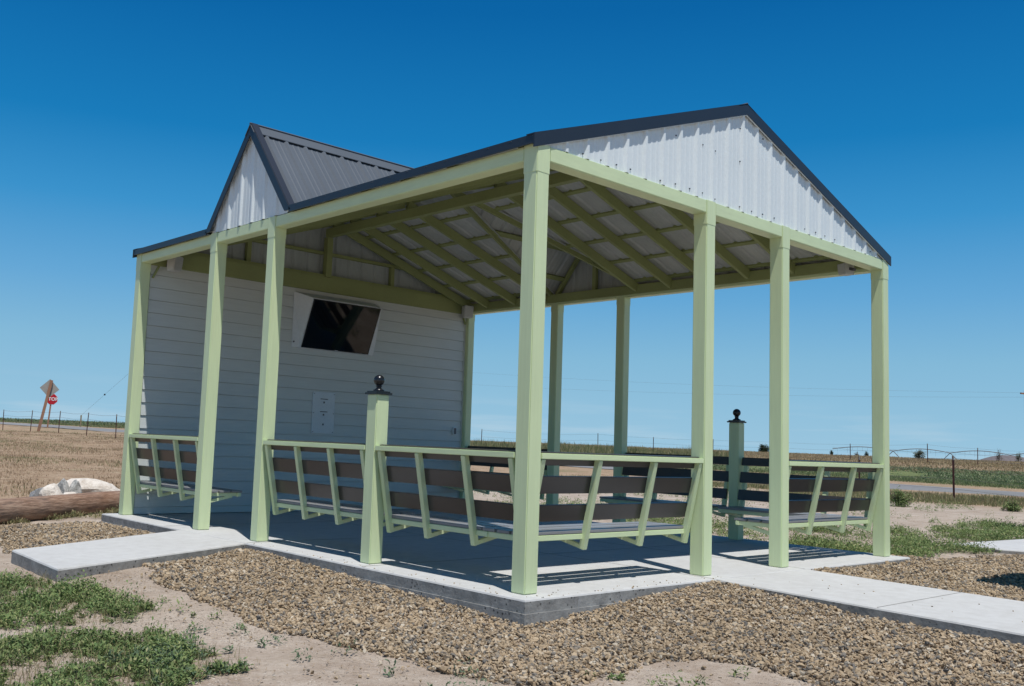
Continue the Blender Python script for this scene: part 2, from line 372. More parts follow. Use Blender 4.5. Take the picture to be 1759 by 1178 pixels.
# road beyond the fence
def roadmesh(name, cl, half, lift=.03):
    mb = MB(); pts = []
    for i in range(len(cl)-1):
        a, b = Vector(cl[i]), Vector(cl[i+1]); n = max(2, int((b-a).length/1.5))
        for k in range(n): pts.append(a+(b-a)*k/n)
    pts.append(Vector(cl[-1])); rows = []
    for i, p in enumerate(pts):
        d = (pts[min(i+1, len(pts)-1)]-pts[max(i-1, 0)]).normalized(); s = Vector((d.y, -d.x))
        zc = max(hz(*(p+s*t), False) for t in (-half, 0, half))+lift
        rows.append([(*(p+s*t), zc-abs(t)/half*.10) for t in (-half, 0, half)])
    vs = [v for r_ in rows for v in r_]
    fs = [(i*3+j, (i+1)*3+j, (i+1)*3+j+1, i*3+j+1) for i in range(len(rows)-1) for j in range(2)]
    mb.add(vs, fs); mb.keep = True
    o = mb.build(name, M['road']); return tag(o, kind='structure')
roadmesh('road', ROADL, 3.7)

# ------------------------------------------------------------------ slab and footpaths
PW = .127; XG = 5.25; W = XG+PW; YD = 6.35; L = YD+PW; H = 3.05; BB = 2.94
def slab(name, poly, z0, z1, joints=()):
    # rounded top arris: rim ring inset a little
    n = len(poly); c = Vector((sum(p[0] for p in poly)/n, sum(p[1] for p in poly)/n)); mb = MB()
    sub = []
    for i in range(n):
        a, b = Vector(poly[i]), Vector(poly[(i+1) % n]); k = max(1, int((b-a).length/.12))
        for j in range(k):
            p = a+(b-a)*j/k; q = 0 if j == 0 else .006*mnoise.noise(Vector((p.x*3, p.y*3, 5)))
            nrm = Vector(((b-a).y, -(b-a).x)).normalized(); sub.append((p+nrm*q, nrm if j else (c-p).normalized()*-1))
    m = len(sub)
    rings = []
    for off, z in ((.0, z0), (.0, z1-.014), (-.006, z1-.004), (-.018, z1)):
        rings.append([(p.x+nn.x*off, p.y+nn.y*off, z) for p, nn in sub])
    vs = [v for r_ in rings for v in r_]
    fs = [(k*m+i, k*m+(i+1) % m, (k+1)*m+(i+1) % m, (k+1)*m+i) for k in range(3) for i in range(m)]
    mb.add(vs, fs[:m], 1); mb.m = [1]*m; mb.f = fs[:]; mb.m = [1]*m+[0]*(2*m)
    mb.f.append(tuple(range(3*m, 4*m))); mb.m.append(0)
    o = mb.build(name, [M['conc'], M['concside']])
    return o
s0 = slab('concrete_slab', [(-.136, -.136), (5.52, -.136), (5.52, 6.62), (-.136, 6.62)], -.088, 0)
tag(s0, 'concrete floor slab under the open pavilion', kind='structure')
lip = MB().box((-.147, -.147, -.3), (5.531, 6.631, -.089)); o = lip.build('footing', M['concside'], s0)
jt = MB()
for a, b in (((-.13, 3.33), (5.5, 3.33)), ((-.13, 1.6), (5.5, 1.6)), ((-.13, 5.0), (5.5, 5.0)), ((2.0, -.13), (2.0, 6.4)), ((3.4, -.13), (3.4, 6.4))):
    if a[0] == b[0]: jt.box((a[0]-.003, a[1], .0005), (a[0]+.003, b[1], .0015))
    else: jt.box((a[0], a[1]-.003, .001), (b[0], a[1]+.003, .002))
M['joint'] = paint('joint_dirt', (.26, .25, .23), .2, .9)
jt.build('control_joint', M['joint'], s0)
p1 = slab('footpath', [(-2.10, 3.56), (-2.17, 2.37), (-.139, 3.34), (-.139, 4.62)], -.16, -.001); tag(p1, 'short concrete path at the left of the pavilion', kind='structure')
p2 = slab('footpath', [(1.40, -4.6), (2.88, -4.6), (3.41, -.139), (2.00, -.139)], -.2, -.001); tag(p2, 'concrete path leading out to the right', kind='structure')
M2 = MB().bar((1.83, -1.48, .0005), (3.23, -1.48, .0005), .006, .001); M2.build('control_joint', M['joint'], p2)
p3 = slab('footpath', [(8.66, .10), (8.85, -.30), (13.5, -2.2), (15.5, -.4), (10.9, .58), (8.9, .74)], -.3, -.075); tag(p3, 'far concrete path crossing the gravel', kind='structure')

# ------------------------------------------------------------------ corrugated sheet
PITCH = .2286
PROF = [(0, .019), (.012, .019), (.032, 0), (.070, 0), (.078, .0026), (.092, .0026), (.100, 0), (.134, 0), (.142, .0026), (.156, .0026), (.164, 0), (.198, 0), (.218, .019), (.2286, .019)]
def sheet(name, O, Cd, Dd, Nn, c0, c1, d0f, d1f, mats, parent, th=.0025, breaks=(), phase=0, extra=None):
    O, Cd, Dd, Nn = Vector(O), Vector(Cd), Vector(Dd), Vector(Nn)
    cs = set([c0, c1]); k = math.floor((c0-phase)/PITCH)
    while k*PITCH+phase < c1:
        for c, h in PROF:
            cc = k*PITCH+phase+c
            if c0 < cc < c1: cs.add(round(cc, 5))
        k += 1
    for b in breaks:
        if c0 < b < c1: cs.add(b)
    cs = sorted(cs)
    def hgt(c):
        q = (c-phase) % PITCH
        for i in range(len(PROF)-1):
            if PROF[i][0] <= q <= PROF[i+1][0]+1e-9:
                t = (q-PROF[i][0])/(PROF[i+1][0]-PROF[i][0]); return PROF[i][1]+(PROF[i+1][1]-PROF[i][1])*t
        return .019
    mb = MB(); vs = []
    for c in cs:
        h = hgt(c); a = O+Cd*c+Dd*d0f(c)+Nn*h; b = O+Cd*c+Dd*d1f(c)+Nn*h
        vs += [a, b, a-Nn*th, b-Nn*th]
    f0, f1, f2 = [], [], []
    for i in range(len(cs)-1):
        p = i*4; q = p+4
        f0.append((p, q, q+1, p+1)); f1.append((p+2, p+3, q+3, q+2)); f2 += [(p, p+2, q+2, q), (p+1, q+1, q+3, p+3)]
    n = (len(cs)-1)*4; f2 += [(0, 1, 3, 2), (n, n+2, n+3, n+1)]
    mb.add(vs, f0, 0); mb.add([], [], 0)
    mb.f += f1+f2; mb.m += [1]*len(f1)+[0]*len(f2)
    if extra: extra(mb)
    o = mb.build(name, mats, parent)
    return o

# ------------------------------------------------------------------ pavilion
XR, ZR = 2.625, 4.0; XL, XRt = -.035, W+.035; ZE = 3.09
pav = thing('pavilion', (0, 0, 0), 'open green framed pavilion with charcoal metal roof, white gables and a white sided back wall', 'pavilion')
def zt(x):   # roof sheet reference height
    return ZR-(XR-x)*(ZR-ZE)/(XR-XL) if x < XR else ZR-(x-XR)*(ZR-ZE)/(XRt-XR)
slL = (ZR-ZE)/(XR-XL); slR = (ZR-ZE)/(XRt-XR)
DY0, DY1, DYC, DZ = 3.117, 4.671, 3.894, 4.03

def post(x, y, z1=H, name='post'):
    mb = MB().box((x, y, 0.001), (x+PW, y+PW, z1)); return mb.build(name, M['green'], pav, bevel=.007)
POSTS = [(0, 0), (2.04, 0), (3.24, 0), (XG, 0), (0, 3.38), (0, 4.52), (0, YD), (XG, 3.35), (XG, 4.5), (XG, YD-.04)]
for x, y in POSTS: post(x, y, H-.001)
# header plates on post tops (weld collars)
def beam(a, b, name='beam', m='green_h'):
    return MB().box(a, b).build(name, M[m], pav, bevel=.006)
e = .002
for x0, x1 in ((PW+e, 2.04-e), (2.04+PW+e, 3.24-e), (3.24+PW+e, XG-e)): beam((x0, .002, BB), (x1, PW-.002, H-.004))
for y0, y1 in ((PW+e, 3.38-e), (3.38+PW+e, 4.52-e), (4.52+PW+e, YD-e)): beam((.003, y0, BB), (PW-.002, y1, H-.005))
for y0, y1 in ((PW+e, 3.35-e), (3.35+PW+e, 4.5-e), (4.5+PW+e, YD-.04-e)): beam((XG+.002, y0, BB), (W-.003, y1, H-.005))
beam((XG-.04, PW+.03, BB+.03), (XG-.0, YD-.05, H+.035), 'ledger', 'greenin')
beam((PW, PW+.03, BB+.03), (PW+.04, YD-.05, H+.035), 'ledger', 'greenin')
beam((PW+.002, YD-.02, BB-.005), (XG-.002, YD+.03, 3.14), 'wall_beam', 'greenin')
# collars: a thin seam band where the column head is welded
for x, y in POSTS:
    MB().box((x-.002, y-.002, H-.205), (x+PW+.002, y+PW+.002, H-.0005)).build('column_head', M['green'], pav, bevel=.004)
# ridge beam
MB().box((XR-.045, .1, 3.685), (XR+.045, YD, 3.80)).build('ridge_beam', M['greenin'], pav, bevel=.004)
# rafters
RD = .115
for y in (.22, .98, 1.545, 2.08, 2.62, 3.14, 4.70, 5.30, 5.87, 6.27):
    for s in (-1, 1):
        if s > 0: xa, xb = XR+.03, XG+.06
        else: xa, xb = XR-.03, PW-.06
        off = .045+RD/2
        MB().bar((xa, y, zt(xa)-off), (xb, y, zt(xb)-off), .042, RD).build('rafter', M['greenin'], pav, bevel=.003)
# front gable rafter just behind the sheeting
# purlins
VAL = lambda x: (abs(x-XR)/(XRt-XR if x > XR else XR-XL))*(DYC-DY0)   # half opening of the cross gable at x
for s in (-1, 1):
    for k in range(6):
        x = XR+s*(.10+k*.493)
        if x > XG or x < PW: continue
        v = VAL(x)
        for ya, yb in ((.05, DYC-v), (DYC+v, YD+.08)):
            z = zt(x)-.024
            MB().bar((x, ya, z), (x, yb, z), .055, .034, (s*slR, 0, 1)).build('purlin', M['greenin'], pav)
# valley rafters and cross gable framing
for s in (-1, 1):
    xe = XRt-.06 if s > 0 else XL+.06
    for t in (-1, 1):
        ye = DYC+t*(DYC-DY0)*.975
        MB().bar((XR+s*.03, DYC+t*.012, ZR-.075), (xe, ye, zt(xe)-.06), .035, .06).build('valley_rafter', M['greenin'], pav)
        # inner gable rakes
        xg = W-.07 if s > 0 else .07
        MB().bar((xg, DYC, DZ-.06), (xg, ye-t*.06, H+.01), .05, .05, (1, 0, 0)).build('gable_rake', M['greenin'], pav)
    MB().box((xg-.025, DYC-.03, H), (xg+.025, DYC+.03, DZ-.1)).build('gable_stud', M['greenin'], pav)
    MB().bar((XR+s*.05, DYC, DZ-.05), (xg, DYC, DZ-.05), .035, .07).build('cross_ridge', M['greenin'], pav)
    for f in (.35, .7):
        for t in (-1, 1):
            yy = DYC+t*(DYC-DY0)*f; zz = DZ-(DZ-H)*f-.05
            xv = XR+s*f*(XRt-XR)
            MB().bar((xv, yy, zz), (xg, yy, zz), .06, .034, (0, t, .8)).build('purlin', M['greenin'], pav)
# main roof sheets: ribs run down the slope, c = y
Cd = (0, 1, 0)
for s in (-1, 1):
    run = (XRt-XR) if s > 0 else (XR-XL); ln = math.hypot(run, ZR-ZE)
    D = Vector((s*run/ln, 0, -(ZR-ZE)/ln)); N = Vector((s*(ZR-ZE)/ln, 0, run/ln))
    def d1(c, ln=ln):
        q = abs(c-DYC)/(DYC-DY0)
        return ln if q >= 1 else ln*max(q, .01)
    sheet('roof_sheet', (XR, 0, ZR-.019), Cd, D, N, .006, L+.01, lambda c: 0, d1, [M['roofmetal'], M['under']], pav, breaks=(DY0, DYC, DY1))
    # cross gable roof sheets: ribs run down from cross ridge, c = distance along x from centre
    for t in (-1, 1):
        ry = DYC-DY0; l2 = math.hypot(ry, DZ-ZE); D2 = Vector((0, t*ry/l2, -(DZ-ZE)/l2)); N2 = Vector((0, t*(DZ-ZE)/l2, ry/l2))
        sheet('dormer_sheet', (XR, DYC, DZ-.012), (s, 0, 0), D2, N2, .0, run, lambda c: 0, (lambda c, l2=l2, run=run: l2*min(1, c/run+.012)), [M['roofmetal'], M['under']], pav)
for s in (-1, 1):
    xe = XRt-.01 if s > 0 else XL+.01
    for t in (-1, 1):
        a = Vector((XR+s*.0, DYC, ZR-.034)); b = Vector((xe, DYC+t*(DYC-DY0), ZE-.028))
        MB().bar(a, b, .10, .003, (s*.3, 0, 1)).build('valley_flashing', M['under'], pav)
# ridge cap, dormer ridge caps
def cap(a, b, wdt, drop, side, name='ridge_cap'):
    mb = MB(); a, b, sd = Vector(a), Vector(b), Vector(side)
    for s in (-1, 1):
        p = [a, b, b+sd*s*wdt-Vector((0, 0, drop)), a+sd*s*wdt-Vector((0, 0, drop))]
        q = [v-Vector((0, 0, .006)) for v in p]
        mb.add(p+q, [(0, 1, 2, 3), (7, 6, 5, 4), (0, 3, 7, 4), (2, 1, 5, 6), (3, 2, 6, 7), (0, 4, 5, 1)])
    mb.tube([a+Vector((0, 0, .002)), b+Vector((0, 0, .002))], .012, 6)
    return mb.build(name, M['roofmetal'], pav)
cap((XR, -.012, ZR+.014), (XR, L+.02, ZR+.014), .13, .13*slR, (1, 0, 0))
ds = (DZ-ZE)/(DYC-DY0)
cap((XL-.012, DYC, DZ+.024), (XR-.1, DYC, DZ+.024), .085, .085*ds, (0, 1, 0))
cap((XR+.1, DYC, DZ+.024), (XRt+.012, DYC, DZ+.024), .085, .085*ds, (0, 1, 0))
# rake trims front and back, following both slopes
def trim(p, q, depth, name, face_t=.012, parent=None):
    # fascia: vertical-faced band below the line p-q
    p, q = Vector(p), Vector(q); d = (q-p); hd = Vector((d.x, d.y, 0)).normalized(); sd = Vector((0, 0, 1)).cross(hd)*face_t/2; dn = Vector((0, 0, -depth))
    mb = MB().add([p-sd, p+sd, q+sd, q-sd, p-sd+dn, p+sd+dn, q+sd+dn, q-sd+dn], [(0, 3, 2, 1), (4, 5, 6, 7), (0, 1, 5, 4), (1, 2, 6, 5), (2, 3, 7, 6), (3, 0, 4, 7)])
    return mb
def faceband(p, q, nrm, depth, name):
    mb = trim(p, q, depth, name); 
    # top flange folded over the sheeting
    p, q, n = Vector(p), Vector(q), Vector(nrm)
    i = -n*.075; u = Vector((0, 0, .004))
    mb.add([p+u, q+u, q+u+i, p+u+i, p-u, q-u, q-u+i, p-u+i], [(0, 1, 2, 3), (7, 6, 5, 4), (0, 4, 5, 1), (1, 5, 6, 2), (2, 6, 7, 3), (3, 7, 4, 0)])
    return mb.build(name, M['dark'], pav)
for yy, nn in ((-.006, (0, -1, 0)), (L+.015, (0, 1, 0))):
    faceband((XL-.01, yy, ZE+.012), (XR, yy, ZR+.018), nn, .098, 'rake_trim')
    faceband((XRt+.01, yy, ZE+.012), (XR, yy, ZR+.018), nn, .098, 'rake_trim')
for xx, nn, x0 in ((XL+.002, (-1, 0, 0), XL), (XRt-.002, (1, 0, 0), XRt)):
    for ya, yb in ((-.011, DY0-.02), (DY1+.02, L+.02)):
        faceband((xx, ya, ZE+.008), (xx, yb, ZE+.008), nn, .062, 'eave_trim')
    for t in (-1, 1):
        sl_ = (DZ+.035-(ZE-.03))/(DYC-DY0+.045); zb_ = H+.006; ap = DZ+.035
        yo = DYC+t*(ap-zb_)/sl_; yi = DYC+t*(ap-.125-zb_)/sl_; sx__ = -nn[0]
        pr = [(DYC, ap), (yo, zb_), (yi, zb_), (DYC, ap-.125)]
        mb = MB().extr(pr, 'x', xx-.006, xx+.006)
        a_, b_ = Vector((xx, DYC, ap)), Vector((xx, yo, zb_)); i_ = Vector((sx__*.075, 0, 0)); u_ = Vector((0, t*.004, .003))
        mb.add([a_+u_, b_+u_, b_+u_+i_, a_+u_+i_, a_-u_, b_-u_, b_-u_+i_, a_-u_+i_], [(0, 1, 2, 3), (7, 6, 5, 4), (0, 4, 5, 1), (1, 5, 6, 2), (2, 6, 7, 3), (3, 7, 4, 0)])
        mb.build('rake_trim', M['dark'], pav)
# white light channel under rake trims
for xa, xb in ((XL+.1, XR), (XRt-.1, XR)):
    za, zb = zt(xa)-.082, ZR-.082
    MB().bar((xa, -.001, za), (xb, -.001, zb), .008, .009).build('rake_channel', M['white'], pav)
# white gable sheets: ribs vertical, c = x (front and back), c = y (sides)
def gscrews(sign):
    def f(mb):
        for k in range(26):
            x = .5+.1874*k+random.uniform(-.02, .02)
            for z in (3.09, 3.5, 3.78):
                if z < zt(x)-.12 and (z < 3.2 or random.random() < .45):
                    z2 = z+random.uniform(-.01, .01)
                    y = .0175 if sign < 0 else L-.017
                    mb.box((x-.0045, y-.004, z2-.0045), (x+.0045, y+.004, z2+.0045), 2)
    return f
zb0 = H+.001
sheet('gable_sheet', (0, .022, 0), (1, 0, 0), (0, 0, 1), (0, -1, 0), .02, W-.02, lambda c: zb0, lambda c: zt(c)-.022, [M['white'], M['white'], M['screw']], pav, breaks=(XR,), phase=.08, extra=gscrews(-1))
sheet('gable_sheet', (0, L-.012, 0), (1, 0, 0), (0, 0, 1), (0, 1, 0), .02, W-.02, lambda c: zb0, lambda c: zt(c)-.022, [M['white'], M['inner'], M['screw']], pav, breaks=(XR,), phase=.08)
for xx, nn in ((.012, -1), (W-.012, 1)):
    sheet('gable_sheet', (xx, 0, 0), (0, 1, 0), (0, 0, 1), (nn, 0, 0), DY0+.02, DY1-.02, lambda c: zb0, lambda c: max(zb0+.005, DZ-.02-(DZ-ZE)*abs(c-DYC)/(DYC-DY0)), [M['white'], M['inner']], pav, breaks=(DYC,), phase=DYC-.05)
# back gable framing seen from inside
yb = YD+.055
MB().box((XR-.045+.02, YD-.03, 3.142), (XR+.045+.02, YD+.06, 3.684)).build('king_post', M['greenin'], pav, bevel=.003)
MB().box((PW, YD+.0, 3.142), (XG, YD+.10, 3.175)).build('plate', M['greenin'], pav)
for xa, xb in ((1.1, XR-.03), (XR+.07, 4.15)):
    MB().box((xa, YD+.045, 3.455), (xb, YD+.10, 3.495)).build('girt', M['greenin'], pav)
for x in (1.45, 3.80): MB().box((x-.03, YD+.04, 3.176), (x+.03, YD+.10, 3.454)).build('gable_stud', M['greenin'], pav)
# front gable framing
MB().box((XR-.045, .045, 3.05), (XR+.045, .10, 3.9)).build('king_post', M['greenin'], pav)
for x in (1.3, 3.9): MB().box((x-.02, .05, 3.05), (x+.02, .10, zt(x)-.05)).build('gable_stud', M['greenin'], pav)
# siding wall
mb = MB(); x0, x1 = PW+.012, XG-.03; yf = YD+.035
z = -.068; k = 0
while z < 2.93:
    za, zb = max(z, .004), min(z+.152, 2.938)
    mb.extr([(yf-.014, za+.005), (yf-.002, zb), (yf+.012, zb), (yf+.012, za+.005)], 'x', x0, x1); z += .152
mb.box((x0+.003, yf+.013, .003), (x1-.003, L-.02, 2.937))
mb.build('siding_wall', M['siding'], pav)
MB().box((XG-.029, YD+.02, .003), (XG-.002, L-.02, 2.935)).build('corner_board', M['siding'], pav)

# ------------------------------------------------------------------ short ball-topped posts
def ball_post(x, y, label):
    t = thing('newel_post', (x, y, 0), label, 'post', 'short ball-topped posts')
    MB().box((0, 0, .001), (PW, PW, 1.335)).build('post', M['green'], t, bevel=.007)
    c = MB(); h = PW/2+.017; m_ = PW/2
    c.box((m_-h, m_-h, 1.336), (m_+h, m_+h, 1.352)); c.box((m_-h+.012, m_-h+.012, 1.352), (m_+h-.012, m_+h-.012, 1.364))
    co = c.build('cap', M['black'], t, bevel=.003)
    b = MB(); prof = [(.045, 1.364), (.045, 1.374), (.030, 1.380), (.022, 1.388), (.020, 1.398), (.026, 1.402), (.026, 1.408), (.018, 1.412)]
    rb = .045; zc = 1.452
    prof += [(rb*math.cos(a), zc+rb*math.sin(a)) for a in np.linspace(-1.1, 1.45, 12)]
    b.lathe(prof, (m_, m_, 0), 24); b.build('ball', M['black'], co, smooth=True)
    return t
ball_post(0, 1.676, 'short green post with black ball finial, nearest the camera on the left side')
ball_post(XG, 1.67, 'short green post with black ball finial on the far side, seen between two tall posts')

# ------------------------------------------------------------------ benches
def bench(origin, rz, ln, us, label, s0=0., s1=0.):
    t = thing('wall_bench', (*origin, 0), label, 'bench', 'slatted benches round the pavilion', R(rz))
    g = .004
    MB().box((g, -.002, .888), (ln-g, .046, .928)).build('top_rail', M['green_h'], t, bevel=.004)
    w0, z0, w1, z1 = .026, .888, .158, .250
    for u in us:
        MB().bar((u, w0, z0), (u, w1, z1), .046, .044, (0, 1, 0)).build('stile', M['green'], t, bevel=.003)
        if (ln == 1.549 and u == 1.50) or (ln == 1.913 and u == .03): continue
        MB().bar((u, w1+.018, z1+.018), (u, .455, .325), .030, .030).build('brace', M['green'], t)
        MB().box((u-.018, .180, .325), (u+.018, .500, .358)).build('arm', M['green'], t)
    dirv = Vector((0, w1-w0, z1-z0)).normalized(); nv = Vector((0, -dirv.z, dirv.y))   # inward-up normal
    if nv.y < 0: nv = -nv
    for za, zb in ((.931, .840), (.765, .645), (.565, .450)):
        def pt(z): k = (z-z0)/(z1-z0); return Vector((0, w0+(w1-w0)*k, z))+nv*.0335
        p, q = pt(za), pt(zb); mid = (p+q)/2; hh = (q-p).length
        mb = MB().bar((.012, mid.y, mid.z), (ln-.012, mid.y, mid.z), .024, hh, (q-p).normalized())
        mb.build('back_slat', M['slat'], t, bevel=.003)
    for k in range(3):
        a = .146+k*.143
        MB().box((.008+s0, a, .363), (ln-.008-s1, a+.124, .384)).build('seat_slat', M['seat'], t, bevel=.003)
    MB().box((.006+s0*0, .142, .322), (ln-.006, .178, .360)).build('seat_rail', M['green_h'], t, bevel=.003)
    MB().box((.006+s0, .502, .322), (ln-.006-s1, .540, .360)).build('seat_rail', M['green_h'], t, bevel=.003)
    return t
bench((0, 1.676), -90, 1.549, (.05, .51, 1.025, 1.50), 'slatted green and brown bench between the nearest corner post and the left ball-topped post', 0, .44)
bench((0, 3.38), -90, 1.577, (.05, .54, 1.05, 1.52), 'slatted green and brown bench on the left side just beyond the left ball-topped post')
bench((0, YD), -90, 1.703, (.05, .60, 1.14, 1.65), 'slatted green and brown bench at the far left corner beside the white sided wall')
bench((PW, 0), 0, 1.913, (.03, .633, 1.288, 1.875), 'slatted green and brown bench on the front side, right of the nearest corner post')
bench((3.24+PW, 0), 0, 1.883, (.03, .632, 1.281, 1.845), 'slatted green and brown bench at the right end of the front side')
bench((W, PW), 90, 1.543, (.05, .52, 1.03, 1.49), 'shaded slatted bench on the far side, right of the far ball-topped post', .44, 0)
bench((W, 1.67+PW), 90, 1.553, (.05, .52, 1.03, 1.50), 'shaded slatted bench on the far side, left of the far ball-topped post')
bench((W, 4.5+PW), 90, 1.683, (.05, .58, 1.12, 1.62), 'shaded slatted bench on the far side next to the white sided wall')

# ------------------------------------------------------------------ things on the wall
tv = thing('screen_cabinet', (2.8, YD, 2.5), 'white tilted wall cabinet holding a black flat screen', 'screen cabinet')
yw = YD+.022
def loc(v): return (v[0]-2.8, v[1]-YD, v[2]-2.5)
A = [(2.141, yw, 2.144), (3.50, yw, 2.144), (3.50, yw, 2.888), (2.141, yw, 2.888)]
F = [(2.259, yw-.03, 2.147), (3.392, yw-.03, 2.147), (3.392, 6.085, 2.79), (2.259, 6.085, 2.79)]
MB().add([loc(v) for v in A+F], [(0, 1, 2, 3), (4, 5, 6, 7), (0, 1, 5, 4), (1, 2, 6, 5), (2, 3, 7, 6), (3, 0, 4, 7)]).build('housing', M['plate'], tv, bevel=.003)
F2 = [Vector(v) for v in F]; fn = (F2[1]-F2[0]).cross(F2[3]-F2[0]).normalized()
if fn.y > 0: fn = -fn
def quadbox(u0, v0, u1, v1, d0, d1, mat, name, parent, bev=.002):
    f = lambda u, v, d: loc(F2[0]+(F2[1]-F2[0])*u+(F2[3]-F2[0])*v+fn*d)
    return MB().add([f(u0, v0, d0), f(u1, v0, d0), f(u1, v1, d0), f(u0, v1, d0), f(u0, v0, d1), f(u1, v0, d1), f(u1, v1, d1), f(u0, v1, d1)],
                    [(3, 2, 1, 0), (4, 5, 6, 7), (0, 1, 5, 4), (1, 2, 6, 5), (2, 3, 7, 6), (3, 0, 4, 7)]).build(name, mat, parent, bevel=bev)
fr = quadbox(.012, .012, .988, .985, .001, .012, M['black'], 'frame', tv)
quadbox(.03, .035, .97, .965, .0125, .0135, M['screen'], 'screen', fr, 0)
quadbox(.485, .018, .53, .026, .0125, .014, M['plate'], 'badge', fr, 0)
for z in (2.22, 2.82): MB().lathe([(.012, 0), (.012, .006), (.002, .009)], (0, 0, 0), 8).build('bolt', M['screw'], tv).matrix_local = Matrix.Translation(loc((2.17, yw-.012, z))) @ Matrix.Rotation(R(90), 4, 'X')

pl = thing('control_panel', (2.70, YD+.02, 1.3), 'flat white metal panel screwed to the siding below the screen', 'wall panel')
MB().box((-.178, -.012, -.27), (.178, .01, .28)).build('plate', M['plate'], pl, bevel=.002)
for z in (.19, .02): MB().box((-.06, -.016, z-.004), (.06, -.0125, z+.004)).build('slot', M['black'], pl)
for z in (.145, -.02, -.15): MB().box((-.012, -.018, z-.012), (.010, -.0125, z+.012)).build('lock', M['screw'], pl, bevel=.002)
for x in (-.16, .16):
    for z in (-.25, 0, .26): MB().box((x-.005, -.015, z-.005), (x+.005, -.0125, z+.005)).build('screw', M['screw'], pl)
ou = thing('power_outlet', (5.08, YD+.02, 1.15), 'small weatherproof outlet box on the right end of the white wall', 'outlet')
MB().box((-.035, -.03, -.055), (.035, .01, .055)).build('box', M['plate'], ou, bevel=.004)
MB().box((-.020, -.036, -.045), (.020, -.0305, .045)).build('cover', M['screw'], ou, bevel=.002)

def speaker(x, y, z, rz, label, w=.15, h=.18):
    t = thing('speaker', (x, y, z), label, 'speaker', 'speakers under the roof', R(rz))
    MB().extr([(-.07, -h/2), (-.09, h/2), (.04, h/2), (.04, -h/2)], 'x', -w/2, w/2).build('cabinet', M['speaker'], t, bevel=.008)
    mb = MB().add([(-w/2+.01, -.0722, -h/2+.01), (w/2-.01, -.0722, -h/2+.01), (w/2-.01, -.0902, h/2-.01), (-w/2+.01, -.0902, h/2-.01)], [(0, 1, 2, 3)])
    mb.extr([(-.0735, -h/2+.01), (-.0925, h/2-.01), (-.088, h/2-.01), (-.069, -h/2+.01)], 'x', -w/2+.01, w/2-.01)
    mb.v = mb.v[4:]; mb.f = [tuple(i-4 for i in f) for f in mb.f[1:]]; mb.m = mb.m[1:]
    mb.build('grille', M['screw'] if False else M['under'], t)
    MB().bar((0, .04, 0), (0, .10, -.02), .03, .03).build('bracket', M['screw'], t)
    return t
speaker(5.15, YD-.10, 2.955, -20, 'small white speaker at the right end of the white wall')
speaker(.36, YD-.10, 2.965, 25, 'small white speaker at the left end of the white wall')
speaker(XG-.16, .30, 2.955, 160, 'small white speaker under the roof at the far right corner', .12, .12)
# knee gussets
for x0_, sx in ((PW+.01, 1), (XG-.01, -1)):
    MB().bar((x0_+sx*.02, YD+.0, 2.78), (x0_+sx*.09, YD+.0, 2.93), .02, .025, (0, 1, 0)).build('gusset', M['greenin'], pav)

# ------------------------------------------------------------------ scattering tools
def inpoly(px, py, poly):
    px, py = np.asarray(px), np.asarray(py); c = np.zeros(px.shape, bool); n = len(poly)
    for i in range(n):
        x1, y1 = poly[i]; x2, y2 = poly[(i+1) % n]
        if y1 == y2: continue
        c ^= ((y1 > py) != (y2 > py)) & (px < (x2-x1)*(py-y1)/(y2-y1)+x1)
    return c
def vn(x, y, s, seed=0):
    return np.array([mnoise.noise(Vector((a*s, b*s, seed))) for a, b in zip(x, y)])
def scatter(poly, dens, edge=.0, es=1.5, seed=1):
    P = np.array(poly); lo, hi = P.min(0), P.max(0); n = int(np.prod(hi-lo)*dens)
    x = rng.uniform(lo[0], hi[0], n); y = rng.uniform(lo[1], hi[1], n)
    if edge:
        jx = vn(x, y, es, seed)*edge+vn(x, y, es*5, seed+5)*edge*.35; jy = vn(x, y, es, seed+9)*edge+vn(x, y, es*5, seed+14)*edge*.35
        k = inpoly(x+jx, y+jy, poly)
    else: k = inpoly(x, y, poly)
    return x[k], y[k]
def hv(x, y): return np.array([hz(a, b) for a, b in zip(x, y)])
def rotmats(n, tilt=math.pi):
    a = rng.normal(size=(n, 4)); a /= np.linalg.norm(a, axis=1)[:, None]; w, x, y, z = a.T
    return np.stack([np.stack([1-2*(y*y+z*z), 2*(x*y-z*w), 2*(x*z+y*w)], -1), np.stack([2*(x*y+z*w), 1-2*(x*x+z*z), 2*(y*z-x*w)], -1), np.stack([2*(x*z-y*w), 2*(y*z+x*w), 1-2*(x*x+y*y)], -1)], 1)
# angular stone templates
bm = bmesh.new(); bmesh.ops.create_icosphere(bm, subdivisions=1, radius=1); bm.verts.ensure_lookup_table()
IV = np.array([v.co[:] for v in bm.verts]); IF = np.array([[v.index for v in f.verts] for f in bm.faces]); bm.free()
def stones(name, x, y, z, size, mat, flat=.65):
    n = len(x); tv_ = IV[None]*(1+rng.uniform(-.42, .34, (n, 12, 1)))+rng.normal(0, .10, (n, 12, 3))
    sc = np.stack([rng.uniform(.75, 1.35, n), rng.uniform(.6, 1.05, n), rng.uniform(.4, .8, n)], -1)
    v = tv_*sc[:, None]*size[:, None, None]; v = np.einsum('nij,nkj->nki', rotmats(n), v); v[:, :, 2] *= flat/.65*.85
    v += np.stack([x, y, z], -1)[:, None]
    f = IF[None]+(np.arange(n)*12)[:, None, None]
    return npmesh(name, v.reshape(-1, 3), f.reshape(-1, 3), mat)
SLAB = [(-.12, -.12), (5.50, -.12), (5.50, 6.60), (-.12, 6.60)]
PATH1 = [(-2.09, 3.55), (-2.15, 2.38), (-.10, 3.35), (-.10, 4.6)]; PATH2 = [(1.40, -4.6), (2.88, -4.6), (3.40, -.10), (2.01, -.10)]
